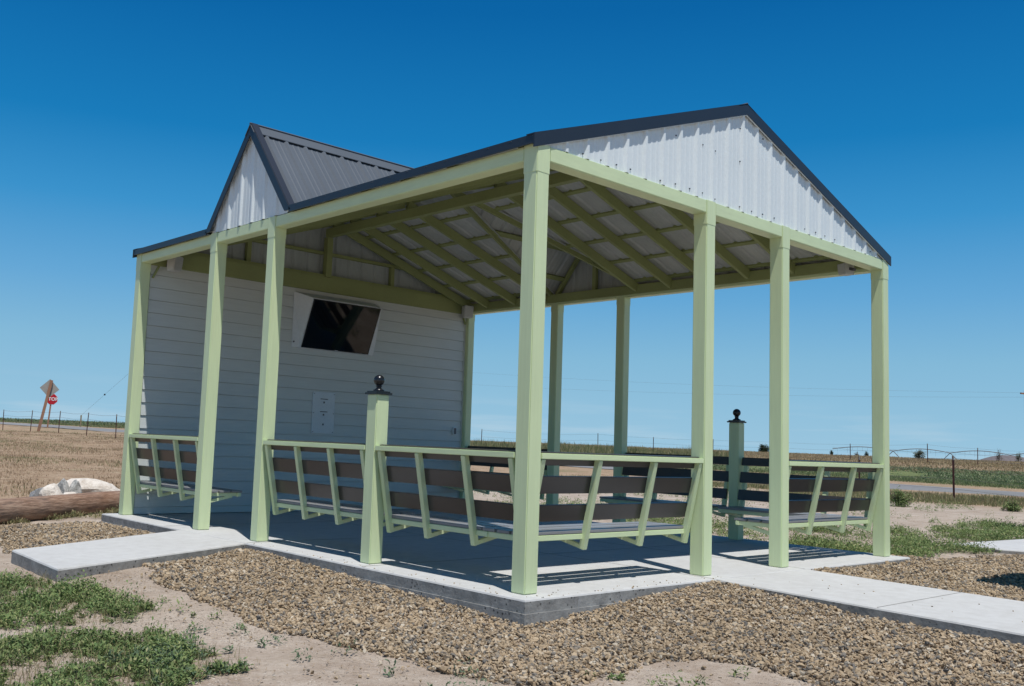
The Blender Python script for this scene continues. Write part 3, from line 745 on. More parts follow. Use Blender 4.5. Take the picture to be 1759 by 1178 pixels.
PATH3 = [(8.68, .10), (8.87, -.29), (13.5, -2.2), (15.5, -.4), (10.9, .56), (8.9, .72)]
def off_paths(x, y, slabtoo=True):
    k = ~inpoly(x, y, PATH1) & ~inpoly(x, y, PATH2) & ~inpoly(x, y, PATH3)
    if slabtoo: k &= ~inpoly(x, y, SLAB)
    return k
BEDS = [([(-1.02, 2.93), (-1.38, 2.75), (-1.62, 1.75), (-1.68, .64), (-1.62, -.09), (-1.52, -.50), (-1.46, -.85), (-1.44, -1.21), (-1.28, -1.45), (-1.0, -1.42), (-.69, -1.31), (-.36, -1.32), (-.1, -1.45), (-.10, -1.78), (-.12, -2.3), (-.05, -4.2), (1.5, -4.2), (2.02, -.1), (-.1, -.1), (-.1, 3.38)], 3900, .0072, .0168),
        ([(2.95, -3.6), (3.4, -.1), (5.5, -.1), (5.6, .20), (7.19, .07), (8.5, -.05), (8.8, -.34), (13, -2.2), (12, -4), (6, -3.6)], 2200, .0085, .018),
        ([(-.1, 4.55), (-.1, 6.65), (-.5, 6.85), (-1.3, 6.6), (-1.75, 5.2), (-1.85, 4.5), (-1.9, 3.6)], 2600, .0085, .0175)]
X_, Y_, S_ = [], [], []
for poly, dens, s0_, s1_ in BEDS:
    x, y = scatter(poly, dens, .10, 2.2, 4); k = off_paths(x, y); x, y = x[k], y[k]
    X_.append(x); Y_.append(y); S_.append(rng.uniform(s0_, s1_, len(x))*np.where(rng.random(len(x)) < .06, 1.45, 1))
# strays on the soil
x, y = scatter([(-1.9, 2.9), (-2.1, -1.0), (-1.2, -1.9), (0, -1.8), (0, -1.2), (-1.6, -.4), (-1.4, 2.7)], 55, .1, 2, 6); k = off_paths(x, y)
X_.append(x[k]); Y_.append(y[k]); S_.append(rng.uniform(.005, .013, k.sum()))
n_ = 46; ex = rng.uniform(-.1, 2.2, n_); ey = -.13+rng.exponential(.05, n_); fx = -.13+rng.exponential(.05, n_); fy = rng.uniform(-.1, 3.3, n_)
st_x, st_y = np.concatenate([ex, fx, rng.uniform(2.0, 3.1, 24)]), np.concatenate([ey, fy, rng.uniform(-2.6, -.2, 24)])
tag(stones('stray_stones', st_x, st_y, np.full(len(st_x), .002), rng.uniform(.003, .008, len(st_x)), M['stone']), 'a few kicked up gravel bits on the slab edge and path', 'gravel', kind='stuff')
sx_, sy_, ss_ = np.concatenate(X_), np.concatenate(Y_), np.concatenate(S_)
sz_ = hv(sx_, sy_)+rng.uniform(-.004, .026, len(sx_))
tag(stones('gravel', sx_, sy_, sz_, ss_, M['stone']), 'tan crushed gravel bed around the slab', 'gravel', kind='stuff')

M['clod'] = mat_random('soil_clods', [(0, (.25, .19, .14)), (.5, (.40, .33, .27)), (1, (.52, .46, .39))], .95, .3)
x, y = scatter([(-3.4, 4.5), (-1.3, 3.0), (-1.5, -.5), (-.2, -1.3), (2, -3), (-2, -3), (-3.5, -1)], 1500, .1, 2, 16)
x2, y2 = scatter([(5.8, .6), (12, .6), (16, 6), (6, 9), (5.8, 2)], 45, .1, 2, 16); x, y = np.concatenate([x, x2]), np.concatenate([y, y2]); k = off_paths(x, y); x, y = x[k], y[k]
k = vn(x, y, 1.9, 31) > rng.uniform(-.35, .6, len(x)); x, y = x[k], y[k]
tag(stones('soil_clods', x, y, hv(x, y), rng.uniform(.003, .010, len(x))*np.where(x > 5, 1.8, 1), M['clod'], .5), 'small crumbs and clods on the bare soil', 'clods', kind='stuff')

# leaves: each leaf one bent quad pair
def leaves(name, px, py, pz, length, mat, width=.38, upb=.6):
    n = len(px); th = rng.uniform(0, 2*math.pi, n); el = np.clip(rng.normal(upb, .45, n), -.3, 1.45)
    d = np.stack([np.cos(th)*np.cos(el), np.sin(th)*np.cos(el), np.sin(el)], -1)
    s = np.stack([-np.sin(th), np.cos(th), rng.uniform(-.5, .5, n)], -1); s /= np.linalg.norm(s, axis=1)[:, None]
    b = np.stack([px, py, pz], -1); l = length[:, None]; w = l*width/2
    dr = np.array([0, 0, -1])*l*.18
    v = np.stack([b, b+d*l*.5+s*w, b+d*l+dr, b+d*l*.5-s*w], 1)
    f = np.array([[0, 1, 2, 3]])[None]+(np.arange(n)*4)[:, None, None]
    return npmesh(name, v.reshape(-1, 3), f.reshape(-1, 4), mat)
def tuftpts(x, y, per, rad, hgt):
    n = len(x); rad = np.broadcast_to(rad, (n,)); hgt = np.broadcast_to(hgt, (n,))
    X = np.repeat(x, per); Y = np.repeat(y, per); Rr = np.repeat(rad, per); Hh = np.repeat(hgt, per)
    a = rng.uniform(0, 2*math.pi, len(X)); q = np.sqrt(rng.random(len(X)))
    z = rng.random(len(X))*(1-q*q*.7)*Hh
    g = np.repeat(hv(x, y), per)
    return X+np.cos(a)*q*Rr, Y+np.sin(a)*q*Rr, g+z
def weedpatch(name, polys, dens, mat, label, per=30, rad=.05, hgt=.085, ll=(.014, .036), edge=.32, strays=(), es=2.2):
    Xs, Ys, Sc = [], [], []
    for p in polys:
        x, y = scatter(p, dens, edge, es, 2); Xs.append(x); Ys.append(y)
    for p, d in strays:
        x, y = scatter(p, d, .1, 2, 3); m_ = vn(x, y, 1.1, 8) > -.15; Xs.append(x[m_]); Ys.append(y[m_])
    x, y = np.concatenate(Xs), np.concatenate(Ys); k = off_paths(x, y); x, y = x[k], y[k]
    cl_ = np.clip(.68+1.9*vn(x, y, 3.0, 21)+.7*vn(x, y, 8, 22), .05, 1.8); kk = rng.random(len(x)) < cl_*1.15; x, y, cl_ = x[kk], y[kk], cl_[kk]
    q = rng.uniform(.5, 1.2, len(x))*np.clip(cl_, .35, 1.4)
    X, Y, Z = tuftpts(x, y, per, rad*q, hgt*q)
    k = ~(inpoly(X, Y, SLAB) | inpoly(X, Y, PATH1) | inpoly(X, Y, PATH2) | inpoly(X, Y, PATH3)); X, Y, Z = X[k], Y[k], Z[k]
    o = leaves(name, X, Y, Z, rng.uniform(*ll, len(X)), mat)
    return tag(o, label, 'weeds', kind='stuff')
WL1 = [(-2.62, 3.3), (-2.45, 2.85), (-2.22, 2.45), (-2.13, 1.85), (-2.0, 1.35), (-2.08, 1.0), (-2.28, .95), (-2.42, 1.15), (-2.6, 1.35), (-2.95, 1.25), (-3.4, 2.2)]
WL3 = [(-3.0, .95), (-2.62, .98), (-2.7, .75), (-2.55, .55), (-2.42, .62), (-2.18, .62), (-2.17, .38), (-2.32, .12), (-2.28, -.15), (-2.26, -.38), (-2.42, -.56), (-2.6, -.7), (-3.4, -.4), (-3.6, .6)]
weedpatch('weeds', [WL1, WL3], 720, M['weed'], 'low bright green weeds on bare soil in the left foreground', strays=[([(-2.3, 2.6), (-1.6, 2.6), (-1.7, .3), (-2.3, .2)], 16)])
weedpatch('weeds', [[(-2.55, .25), (-2.2, .1), (-2.24, -.42), (-2.42, -.6), (-2.75, -.5), (-2.8, 0)]], 500, M['weedgrey'], 'grey green weeds spilling out at the bottom left', strays=[([(-2.3, .6), (-1.7, .6), (-1.35, -1.4), (-2.3, -1.5)], 26)])
weedpatch('weeds', [[(-2.35, 4.55), (-2.15, 4.3), (-2.12, 3.95), (-2.9, 3.9)]], 500, M['weed'], 'clump of weeds at the left edge beside the short path', hgt=.12, rad=.07)
def litter(name, x, y, length, wid, mat, label, lift=.004):
    n = len(x); a = rng.uniform(0, 2*math.pi, n); l = length*rng.uniform(.4, 1.2, n)/2; z = hv(x, y)+lift; dx, dy = np.cos(a)*l, np.sin(a)*l; wx, wy = -np.sin(a)*wid/2, np.cos(a)*wid/2
    h1 = z+rng.uniform(0, .012, n); h2 = z+rng.uniform(0, .02, n)
    v = np.stack([np.stack([x-dx-wx, y-dy-wy, h1], -1), np.stack([x-dx+wx, y-dy+wy, h1], -1), np.stack([x+dx+wx, y+dy+wy, h2], -1), np.stack([x+dx-wx, y+dy-wy, h2], -1)], 1)
    f = np.array([[0, 1, 2, 3]])[None]+(np.arange(n)*4)[:, None, None]
    return tag(npmesh(name, v.reshape(-1, 3), f.reshape(-1, 4), mat), label, 'litter', kind='stuff')
x, y = scatter([(-3.4, 4.5), (-1.3, 3.0), (-1.6, -.5), (-.2, -1.3), (1, -3), (-2, -3), (-3.5, -1)], 420, .1, 2, 26); k = off_paths(x, y) & (vn(x, y, 1.2, 41) > -.05); x, y = x[k], y[k]
litter('dry_litter', x, y, .035, .0022, M['stubble'], 'dry stalks and straw bits lying on the foreground soil')
_b = []
for p, d in ((WL1, 700), (WL3, 700)):
    x, y = scatter(p, d, .3, 2.2, 2); _b.append((x, y))
x, y = np.concatenate([q[0] for q in _b]), np.concatenate([q[1] for q in _b]); k = off_paths(x, y); x_w, y_w = x[k], y[k]
# small grass tufts in the gravel bay
weedpatch('weeds', [[(-1.02, -1.36), (-.86, -1.30), (-.78, -1.42), (-.95, -1.52)]], 500, M['weed'], 'small grassy tuft at the front edge of the gravel', hgt=.07, edge=.04, strays=[([(-.95, -1.45), (-.2, -1.4), (-.2, -2), (-.9, -1.9)], 20)])
# weeds beyond the pavilion
WR = [([(5.75, .35), (7.2, .16), (8.7, .1), (8.9, .8), (9.4, 1.3), (8.0, 1.3), (7.6, 2.0), (6.2, 1.9), (5.8, 1.2)], 170), ([(8.9, .75), (10.9, .62), (14.5, .6), (15, 2.4), (11, 2.2), (9, 1.5)], 150), ([(8.5, 2.6), (10.2, 2.4), (10.5, 3.2), (9, 3.5)], 90)]
x_, y_ = [], []
for p, d in WR:
    x, y = scatter(p, d, .5, .9, 2); m_ = vn(x, y, 1.3, 4) > -.12; x_.append(x[m_]); y_.append(y[m_])
x, y = scatter([(5.7, .4), (9.5, 2.0), (10, 8), (5.7, 8)], 60, .4, 1); m_ = vn(x, y, .8, 44) > .02; x_.append(x[m_]); y_.append(y[m_])
x, y = scatter([(5.8, 1.2), (15, 2), (24, 6), (22, 16), (6, 13)], 7, .5, 1); m_ = vn(x, y, .45, 14) > .08; x_.append(x[m_]); y_.append(y[m_])
x, y = np.concatenate(x_), np.concatenate(y_); k = off_paths(x, y); x, y = x[k], y[k]; q = rng.uniform(.4, 1.4, len(x))
q *= 1+.5*vn(x, y, 1.0, 3); X, Y, Z = tuftpts(x, y, 26, .10*q, .14*q); tag(leaves('weeds', X, Y, Z, rng.uniform(.025, .05, len(X)), M['weed']), 'green weeds scattered over the soil right of the pavilion', 'weeds', kind='stuff')
# grass along the log, left
x_, y_ = [], []
for p, d in (([(-1.6, 7.2), (-.9, 8.3), (.6, 9.3), (1.7, 9.9), (1.9, 9.2), (.3, 7.6), (-.9, 6.9)], 190), ([(.0, 6.7), (.1, 8.2), (5, 9), (9, 8.5), (9, 6), (5.7, 6.7)], 40)):
    x, y = scatter(p, d, .5, 1.1, 2); m_ = vn(x, y, 1.2, 5) > -.2; x_.append(x[m_]); y_.append(y[m_])
x, y = np.concatenate(x_), np.concatenate(y_); q = rng.uniform(.4, 1.2, len(x))
X, Y, Z = tuftpts(x, y, 24, .09*q, .07*q); tag(leaves('grass', X, Y, Z, rng.uniform(.025, .06, len(X)), M['drygreen'], .2, 1.0), 'short half dry grass in front of the fallen log', 'grass', kind='stuff')

# blades for fields
def blades(name, x, y, per, hgt, spread, width, mat, lean=.35):
    n = len(x); X = np.repeat(x, per)+rng.normal(0, 1, n*per)*spread; Y = np.repeat(y, per)+rng.normal(0, 1, n*per)*spread
    g = np.repeat(hv(x, y), per)-.02; Hh = np.repeat(np.broadcast_to(hgt, (n,)), per)*rng.uniform(.5, 1.15, n*per)
    a = rng.uniform(0, 2*math.pi, n*per); b = rng.uniform(0, 2*math.pi, n*per); l = rng.uniform(0, lean, n*per)*Hh
    s = np.stack([np.cos(a), np.sin(a), 0*a], -1)*width/2*rng.uniform(.6, 1.3, (n*per, 1))
    B = np.stack([X, Y, g], -1); T = B+np.stack([np.cos(b)*l, np.sin(b)*l, Hh], -1); Mi = B+(T-B)*.55+np.stack([np.cos(b)*-l*.2, np.sin(b)*-l*.2, 0*b], -1)
    v = np.stack([B-s, B+s, Mi+s*.7, Mi-s*.7, T], 1)
    f = np.array([[0, 1, 2, 3], [3, 2, 4, 4]])
    m = len(X); base = (np.arange(m)*5)[:, None, None]
    q4 = (np.array([[0, 1, 2, 3]])[None]+base).reshape(-1, 4); t3 = (np.array([[3, 2, 4]])[None]+base).reshape(-1, 3)
    me = bpy.data.meshes.new(name); vv = v.reshape(-1, 3)
    me.vertices.add(len(vv)); me.vertices.foreach_set('co', vv.astype(np.float32).ravel())
    loops = np.concatenate([q4.ravel(), t3.ravel()]); me.loops.add(len(loops)); me.loops.foreach_set('vertex_index', loops.astype(np.int32))
    me.polygons.add(len(q4)+len(t3)); me.polygons.foreach_set('loop_start', np.concatenate([np.arange(len(q4))*4, len(q4)*4+np.arange(len(t3))*3]).astype(np.int32))
    me.materials.append(mat); me.update(calc_edges=True); me.validate()
    return link(bpy.data.objects.new(name, me))
def polar(az0, az1, r0, r1, n, pw=1):
    az = np.radians(rng.uniform(az0, az1, n)); r = r0+(r1-r0)*rng.random(n)**pw
    return -4.7+r*np.sin(az), -4.46+r*np.cos(az)
ROADX = lambda y: np.interp(y, [p[1] for p in ROADL], [p[0] for p in ROADL])
offroad = lambda x, y: np.abs(x-ROADX(y)) > 4.5
# left stubble field
x, y = polar(12, 27, 15, 55, 9000, .8)
tag(blades('dry_grass', x, y, 7, rng.uniform(.02, .085, len(x))*(1+vn(x, y, .6, 7)), .14, .012, M['stubble'], .9), 'dry stubble grass over the left field', 'grass', kind='stuff')
x, y = polar(12, 26, 14, 62, 2600, .9); m_ = vn(x, y, .22, 3) > .05; x, y = x[m_], y[m_]
tag(blades('green_grass', x, y, 8, rng.uniform(.05, .12, len(x)), .14, .014, M['drygreen'], .6), 'scattered greener tufts over the left field', 'grass', kind='stuff')
x, y = polar(12, 27, 84, 150, 5200); k = (x > ROADX(y)+4.5) | (x < ROADX(y)-4.5); k &= (np.hypot(x+4.7, y+4.46) > 100); x, y = x[k], y[k]
tag(blades('tall_grass', x, y, 12, rng.uniform(.08, .38, len(x)), .6, .09, M['bank'], .6), 'dark green crop along the left horizon', 'grass', kind='stuff')
x, y = polar(12, 27, 82, 118, 7000); k = (x > ROADX(y)+4.2) | (x < ROADX(y)-4.2); x, y = x[k], y[k]
tag(blades('verge_grass', x, y, 8, rng.uniform(.05, .16, len(x)), .3, .05, M['verge'], .8), 'yellow green verge beyond the left stretch of road', 'grass', kind='stuff')
# bank beyond the road on the right and centre
x, y = polar(38, 76, 41.5, 60, 11000); k = x > ROADX(y)+5; x, y = x[k], y[k]
tag(blades('verge_grass', x, y, 9, rng.uniform(.06, .16, len(x)), .25, .03, M['verge'], .6), 'mown green verge beyond the road', 'grass', kind='stuff')
x, y = polar(38, 76, 56, 72, 9000); m_ = vn(x, y, .12, 6)+.5*vn(x, y, .5, 9) > -.12; x, y = x[m_], y[m_]
tag(blades('tall_grass', x, y, 10, rng.uniform(.06, .18, len(x))*(1+.9*vn(x, y, .3, 2)), .4, .07, M['bank'], 1.6), 'dark green tall growth on the bank beyond the road', 'grass', kind='stuff')
x, y = polar(38, 76, 68, 128, 15000)
tag(blades('dry_grass', x, y, 9, rng.uniform(.06, .20, len(x)), .45, .05, M['dry'], 1.0), 'tall brown dry grass up to the horizon', 'grass', kind='stuff')
x, y = polar(38, 58, 62, 90, 5200)
tag(blades('dry_grass', x, y, 9, rng.uniform(.15, .5, len(x))*(1.1+1.3*vn(x, y, .25, 12)), .3, .04, M['drygreen'], .5), 'yellow green grass on the bank seen through the pavilion', 'grass', kind='stuff')
# near roadside, this side
x, y = polar(40, 76, 26, 37, 7000); k = (x < ROADX(y)-4.8) & (x > 22.5+3*vn(x, y, .3, 2)); x, y = x[k], y[k]
tag(blades('dry_grass', x, y, 9, rng.uniform(.05, .2, len(x)), .16, .02, M['drygreen'], .6), 'dry grass strip along the near side of the road', 'grass', kind='stuff')

tag(blades('grass', x_w, y_w, 3, rng.uniform(.04, .12, len(x_w)), .03, .0035, M['drygreen'], .8), 'thin grass blades standing among the left foreground weeds', 'grass', kind='stuff')
# ------------------------------------------------------------------ log, rocks
def log(p, q, r):
    p, q = Vector(p), Vector(q); t = thing('fallen_log', p, 'long weathered brown log lying on the ground at the left', 'log')
    d = (q-p).normalized(); n, k = 20, 60; vs, fs = [], []; sd = Vector((d.y, -d.x, 0)).normalized(); u = Vector((0, 0, 1))
    Lg = (q-p).length
    for i in range(k+1):
        for j in range(n):
            a = 2*math.pi*j/n; rr = r*(1+.035*mnoise.noise(Vector((i*.35, math.cos(a)*1.2, math.sin(a)*1.2)))+.03*math.sin(a*2+.6))
            vs.append(((i/k)*Lg, math.cos(a)*rr, math.sin(a)*rr+r))
    fs = [(i*n+j, (i+1)*n+j, (i+1)*n+(j+1) % n, i*n+(j+1) % n) for i in range(k) for j in range(n)]+[tuple(range(n)), tuple(k*n+j for j in range(n))]
    o = MB().add(vs, fs).build('trunk', M['log'], t, smooth=True)
    o.rotation_euler = (0, 0, math.atan2(d.y, d.x)); return t
log((-4.9, 4.42, -.15), (2.1, 9.35, -.15), .148)
def rock(x, y, s, mat, label, seed, z=None):
    bm = bmesh.new(); bmesh.ops.create_icosphere(bm, subdivisions=3, radius=1)
    pl_ = [Vector((random.gauss(0, 1), random.gauss(0, 1), random.gauss(0, .8))).normalized() for _ in range(14)]
    for v in bm.verts:
        c = v.co.copy()
        for pn in pl_:
            dd = c.dot(pn)-.66
            if dd > 0: c -= pn*dd
        c *= 1+.10*mnoise.noise(c*1.7+Vector((seed, 0, 0)))+.035*mnoise.noise(c*6+Vector((seed, 3, 0)))
        v.co = Vector((c.x*s[0], c.y*s[1], c.z*s[2]))
    me = bpy.data.meshes.new('rock'); bm.to_mesh(me); bm.free(); me.materials.append(mat)
    o = bpy.data.objects.new('rock', me); link(o); o.location = (x, y, (hz(x, y) if z is None else z)+s[2]*.45); o.rotation_euler = (0, 0, R(-20))
    return tag(o, label, 'rock', 'rocks behind the log')
def at(az, r): a = R(az); return (-4.7+r*math.sin(a), -4.46+r*math.cos(a))
rock(*at(21.55, 16.4), (.64, .38, .235), M['rockwhite'], 'largest pale boulder behind the log', 3.1)
rock(*at(20.25, 15.5), (.12, .11, .27), M['rockmix'], 'small lichened rock standing against the pale boulder', 7.7)
rock(*at(20.9, 15.5), (.15, .12, .23), M['rockmix'], 'mossy grey rock touching the left face of the pale boulder', 2.2)
rock(*at(19.8, 15.1), (.22, .15, .20), M['rockwhite'], 'low pale rock in front of the lichened rock', 5.4)
rock(*at(19.1, 15.2), (.17, .14, .17), M['rockgrey'], 'dark grey rock at the left end of the rock pile', 8.8)
rock(*at(20.6, 14.9), (.18, .12, .15), M['rockwhite'], 'small white rock low at the foot of the boulder', 9.1)

# ------------------------------------------------------------------ fences
def at(az, r): a = R(az); return (-4.7+r*math.sin(a), -4.46+r*math.cos(a))
def fence(name, pts, hs, label, nw=4, wr=.007, tops=True):
    g = [(x, y, hz(x, y)) for x, y in pts]; t = thing(name, g[0], label, 'fence'); o = Vector(g[0])
    for (x, y, z), h in zip(g, hs):
        b = Vector((x, y, z-.1))-o; tp = Vector((x, y, z+h))-o; dx = Vector((.03*h, 0, 0))*random.uniform(-1, 1)
        p = MB().bar(b, tp+dx, .05, .012).bar(b+Vector((0, .02, 0)), tp+dx+Vector((0, .02, 0)), .014, .04).build('post', M['tpost'], t)
        MB().bar(tp+dx*.95-Vector((0, 0, .12)), tp+dx+Vector((0, 0, .01)), .056, .018).build('tip', M['signback'], p)
    for k in range(nw):
        f = .25+.7*k/(nw-1); path = []
        for i in range(len(g)):
            A_ = Vector(g[i])-o+Vector((0, 0, hs[i]*f)); path.append(A_)
            if i < len(g)-1:
                B_ = Vector(g[i+1])-o+Vector((0, 0, hs[i+1]*f)); path.append((A_+B_)/2-Vector((0, 0, .05)))
        MB().tube(path, wr, 4).build('wire', M['wire'], t)
    return t
fence('wire_fence', [at(17.05, 60), at(18.42, 57.5), at(19.85, 55), at(21.3, 52), at(22.85, 49), at(24.4, 46.5), at(26, 44.5)], [1.15]*7, 'steel post and wire fence across the left field', 4, .005)
fence('wire_fence', [at(43.75, 77), at(47.2, 82), at(50.55, 83), at(53.7, 84), at(57, 84), at(60.5, 84), at(64.2, 84), at(67.95, 83), at(70.25, 84), at(72.8, 84)], [1.5, 1.3, 1.45, 1.3, 1.3, 1.3, 1.3, 1.5, 1.35, 1.3], 'far post and wire fence on the bank beyond the road', 3, .005)
fence('wire_fence', [at(58, 44), at(64.65, 42), at(69.15, 33), at(76, 28)], [1.2, 1.2, 1.3, 1.2], 'near post and wire fence on the right before the road', 4, .0035)

# ------------------------------------------------------------------ signs
x, y = at(19.3, 62); z = hz(x, y)
dr = Vector((math.cos(R(19.3)), -math.sin(R(19.3)), 0)); vw = Vector((math.sin(R(19.3)), math.cos(R(19.3)), 0))
# rusty post leaning: base at azimuth 19, top at azimuth 19.6
xb, yb_ = at(18.80, 61); zb = hz(xb, yb_)
sg = thing('diamond_sign', (xb, yb_, zb), 'back of a grey diamond sign on a leaning brown post', 'road sign')
tp = dr*.52+Vector((0, 0, 3.02))
MB().bar((0, 0, -.1), tp, .165, .12, vw).build('post', M['woodpost'], sg)
cc = tp*.84+vw*.10; h_ = .55; ud = tp.normalized(); sd = dr
ud2 = (Vector((0, 0, 1))+sd*.0).normalized()
nn = (vw*1.0+dr*.1).normalized()
dd = [ud2*h_, sd*h_*.98-ud2*.05, ud2*-h_, sd*-h_*.98+ud2*.02]
MB().add([cc+d for d in dd]+[cc+d+nn*.01 for d in dd], [(0, 1, 2, 3), (7, 6, 5, 4), (0, 4, 5, 1), (1, 5, 6, 2), (2, 6, 7, 3), (3, 7, 4, 0)]).build('panel', M['signback'], sg)
xb, yb_ = at(19.26, 75); zb = hz(xb, yb_)
st = thing('stop_sign', (xb, yb_, zb), 'red octagonal STOP sign partly behind the diamond sign post', 'road sign')
MB().bar((0, 0, -.1), dr*.14+Vector((0, 0, 2.45)), .11, .09, vw).build('post', M['woodpost'], st)
o8 = []
for k in range(8):
    a = R(22.5+45*k); o8.append((math.cos(a), math.sin(a)))
base = dr*.15+Vector((0, 0, 2.05)); f8 = lambda r_, d_: [base+dr*(c_*r_)+Vector((0, 0, s_*r_))-vw*d_ for c_, s_ in o8]
def plate(r_, d0_, d1_, name, mat, parent):
    a, b = f8(r_, d0_), f8(r_, d1_)
    return MB().add(a+b, [tuple(range(8)), tuple(range(8, 16))[::-1]]+[(i, (i+1) % 8, 8+(i+1) % 8, 8+i) for i in range(8)]).build(name, mat, parent)
pb = plate(.42, .06, .07, 'panel', M['signwhite'], st); plate(.40, .071, .076, 'face', M['red'], pb)
cu = bpy.data.curves.new('lettering', 'FONT'); cu.body = 'STOP'; cu.size = .33; cu.align_x = 'CENTER'; cu.align_y = 'CENTER'; cu.extrude = .003; cu.offset = .008
tmp = bpy.data.objects.new('tmp', cu); C.objects.link(tmp); dg = bpy.context.evaluated_depsgraph_get(); me = bpy.data.meshes.new_from_object(tmp.evaluated_get(dg)); bpy.data.objects.remove(tmp)
me.name = 'lettering'; me.materials.clear(); me.materials.append(M['signwhite'])
lt = bpy.data.objects.new('lettering', me); link(lt, pb)
mw = Matrix.Identity(4); mw.col[0][:3] = dr; mw.col[1][:3] = (0, 0, 1); mw.col[2][:3] = -vw; mw.col[3][:3] = base-vw*.083
lt.matrix_local = mw
# marker stake near the road
x, y = at(20.95, 80); z = hz(x, y); sk = MB().box((-.05, -.02, -.1), (.05, .02, .95)).build('marker_stake', M['dry']); sk.location = (x, y, z); tag(sk, 'short pale marker stake by the left road', 'stake')

# ------------------------------------------------------------------ bushes
def bush(az, r, w, h, mat, label, cat='bush', name='bush', sparse=1.0, zoff=0, leaf=None, group=None):
    x, y = at(az, r); z = hz(x, y)+zoff; t = thing(name, (x, y, z), label, cat, group)
    tr = MB(); 
    for k in range(5):
        a = random.uniform(0, 6.28); tr.tube([(0, 0, -.1), (math.cos(a)*w*.08, math.sin(a)*w*.08, h*.35), (math.cos(a)*w*.25, math.sin(a)*w*.25, h*.8)], w*.02, 5, r1=w*.006)
    tr.build('trunk', M['twig'], t)
    n = int(1500*sparse); cl = 26; cx = rng.normal(0, 1, (cl, 3)); cx /= np.linalg.norm(cx, axis=1)[:, None]; cx *= rng.uniform(.25, .85, (cl, 1)); cx[:, 2] = np.abs(cx[:, 2])*.95
    c = cx[rng.integers(0, cl, n)]+rng.normal(0, .14, (n, 3)); P_ = np.stack([c[:, 0]*w/2, c[:, 1]*w/2, np.clip(c[:, 2]*h*.85+.12*h, 0.02, h*1.1)], -1)
    lf = leaf or w*.05
    o = leaves('crown', P_[:, 0], P_[:, 1], P_[:, 2], rng.uniform(.6, 1.3, n)*lf, mat, .6, .2); o.parent = t
    return t
bush(59.72, 135, 1.75, 1.35, M['bushdark'], 'round dark tree on the horizon beside the far ball-topped post', 'tree', 'tree', 1.6, -.05, .16)
bush(67.55, 118, 1.45, 1.15, M['bushpale'], 'pale rounded bush on the horizon at the right', sparse=1.2, leaf=.12)
bush(63.25, 130, .5, .75, M['bushdark'], 'tiny dark bush on the horizon, leftmost of the small ones', sparse=.5, leaf=.1)
bush(65.0, 130, .55, .75, M['bushdark'], 'small dark bush on the horizon just left of the right corner post', sparse=.5, leaf=.1)
bush(64.5, 130, .8, .6, M['twig'], 'bare twiggy bush on the horizon behind the right bench', sparse=.25, leaf=.1)
bush(66.5, 26.5, .85, .5, M['weed'], 'bright green shrub right beside the right corner post', 'shrub', 'shrub', 1.3, -.03, .05)
bush(71.75, 27.5, .50, .36, M['weed'], 'leafy green shrub near the right edge before the road', 'shrub', 'shrub', 1.0, -.03, .045)
# grey mound with bare shrub
x, y = at(71.6, 150); mo = MB(); n = 40; vs = [(0, 0, 1.1)]
rings = 6
for i in range(1, rings+1):
    for j in range(n):
        a = 2*math.pi*j/n; f = i/rings; rr = f*(1+.12*mnoise.noise(Vector((math.cos(a)*2, math.sin(a)*2, 0))))
        vs.append((math.cos(a)*rr*4.5, math.sin(a)*rr*4.0, 1.1*(1-f*f)+.08*mnoise.noise(Vector((i, j*.5, 0)))))
fs = [(0, 1+j, 1+(j+1) % n) for j in range(n)]+[(1+(i-1)*n+j, 1+i*n+j, 1+i*n+(j+1) % n, 1+(i-1)*n+(j+1) % n) for i in range(1, rings) for j in range(n)]
o = MB().add(vs, fs).build('dirt_mound', paint('grey_dirt', (.15, .13, .13), .3, .95), smooth=True); o.location = (x, y, hz(x, y)-.1); tag(o, 'low grey dirt mound on the horizon at the right edge', 'mound')
bush(71.2, 146, 1.0, 1.9, M['twig'], 'bare twiggy shrub on the grey mound', 'shrub', 'shrub', .35, .2, .12)
bush(72.05, 146, .9, 1.4, M['bushpale'], 'pale shrub at the far right edge of the horizon', 'shrub', 'shrub', .5, .2, .12)

# ------------------------------------------------------------------ centre pivot irrigation line
pv = thing('irrigation_boom', (*at(66, 200), hz(*at(66, 200))), 'long arched centre pivot irrigation pipe crossing the right horizon', 'irrigation boom')
o = Vector(pv.location)
def P3(az, r, z): a, b = at(az, r); return Vector((a, b, z))-o
segs = [(63.3, 66.3), (66.3, 69.0), (69.0, 71.7), (71.7, 74.6)]; RB = 200
def ztop(v, u_h): return .97+(u_h-v)/1660*RB
zp = 2.85
for a0, a1 in segs:
    pts = []; lo = []
    for k in range(13):
        f = k/12; az = a0+(a1-a0)*f; arch = math.sin(math.pi*f)*.55
        pts.append(P3(az, RB, zp-.1+arch)); lo.append(P3(az, RB, zp-.15-arch*.9+.35))
    pp = MB().tube(pts, .07, 6).build('pipe', M['wire'], pv)
    tr = MB()
    for k in range(1, 12): tr.tube([pts[k], lo[k]], .012, 4)
    tr.tube(lo, .014, 4); tr.build('truss', M['wire'], pv)
    for k in range(1, 12, 2): MB().tube([pts[k], pts[k]-Vector((0, 0, 1.1))], .01, 4).build('drop_hose', M['wire'], pv)
for az in (66.3, 69.0, 71.7):
    c0 = P3(az, RB, zp-.1); tw = MB()
    for s in (-.45, .45):
        tw.tube([c0, P3(az+s, RB-.5, 1.0)], .06, 4)
    tw.tube([P3(az-.45, RB-.5, 1.05), P3(az+.45, RB-.5, 1.05)], .06, 4); tw.build('tower', M['wire'], pv)
    for s in (-.45, .45):
        c1 = P3(az+s, RB-.5, 1.05); MB().tube([c1+Vector((0, -.15, 0)), c1+Vector((0, .15, 0))], .5, 14).build('wheel', M['black'], pv)

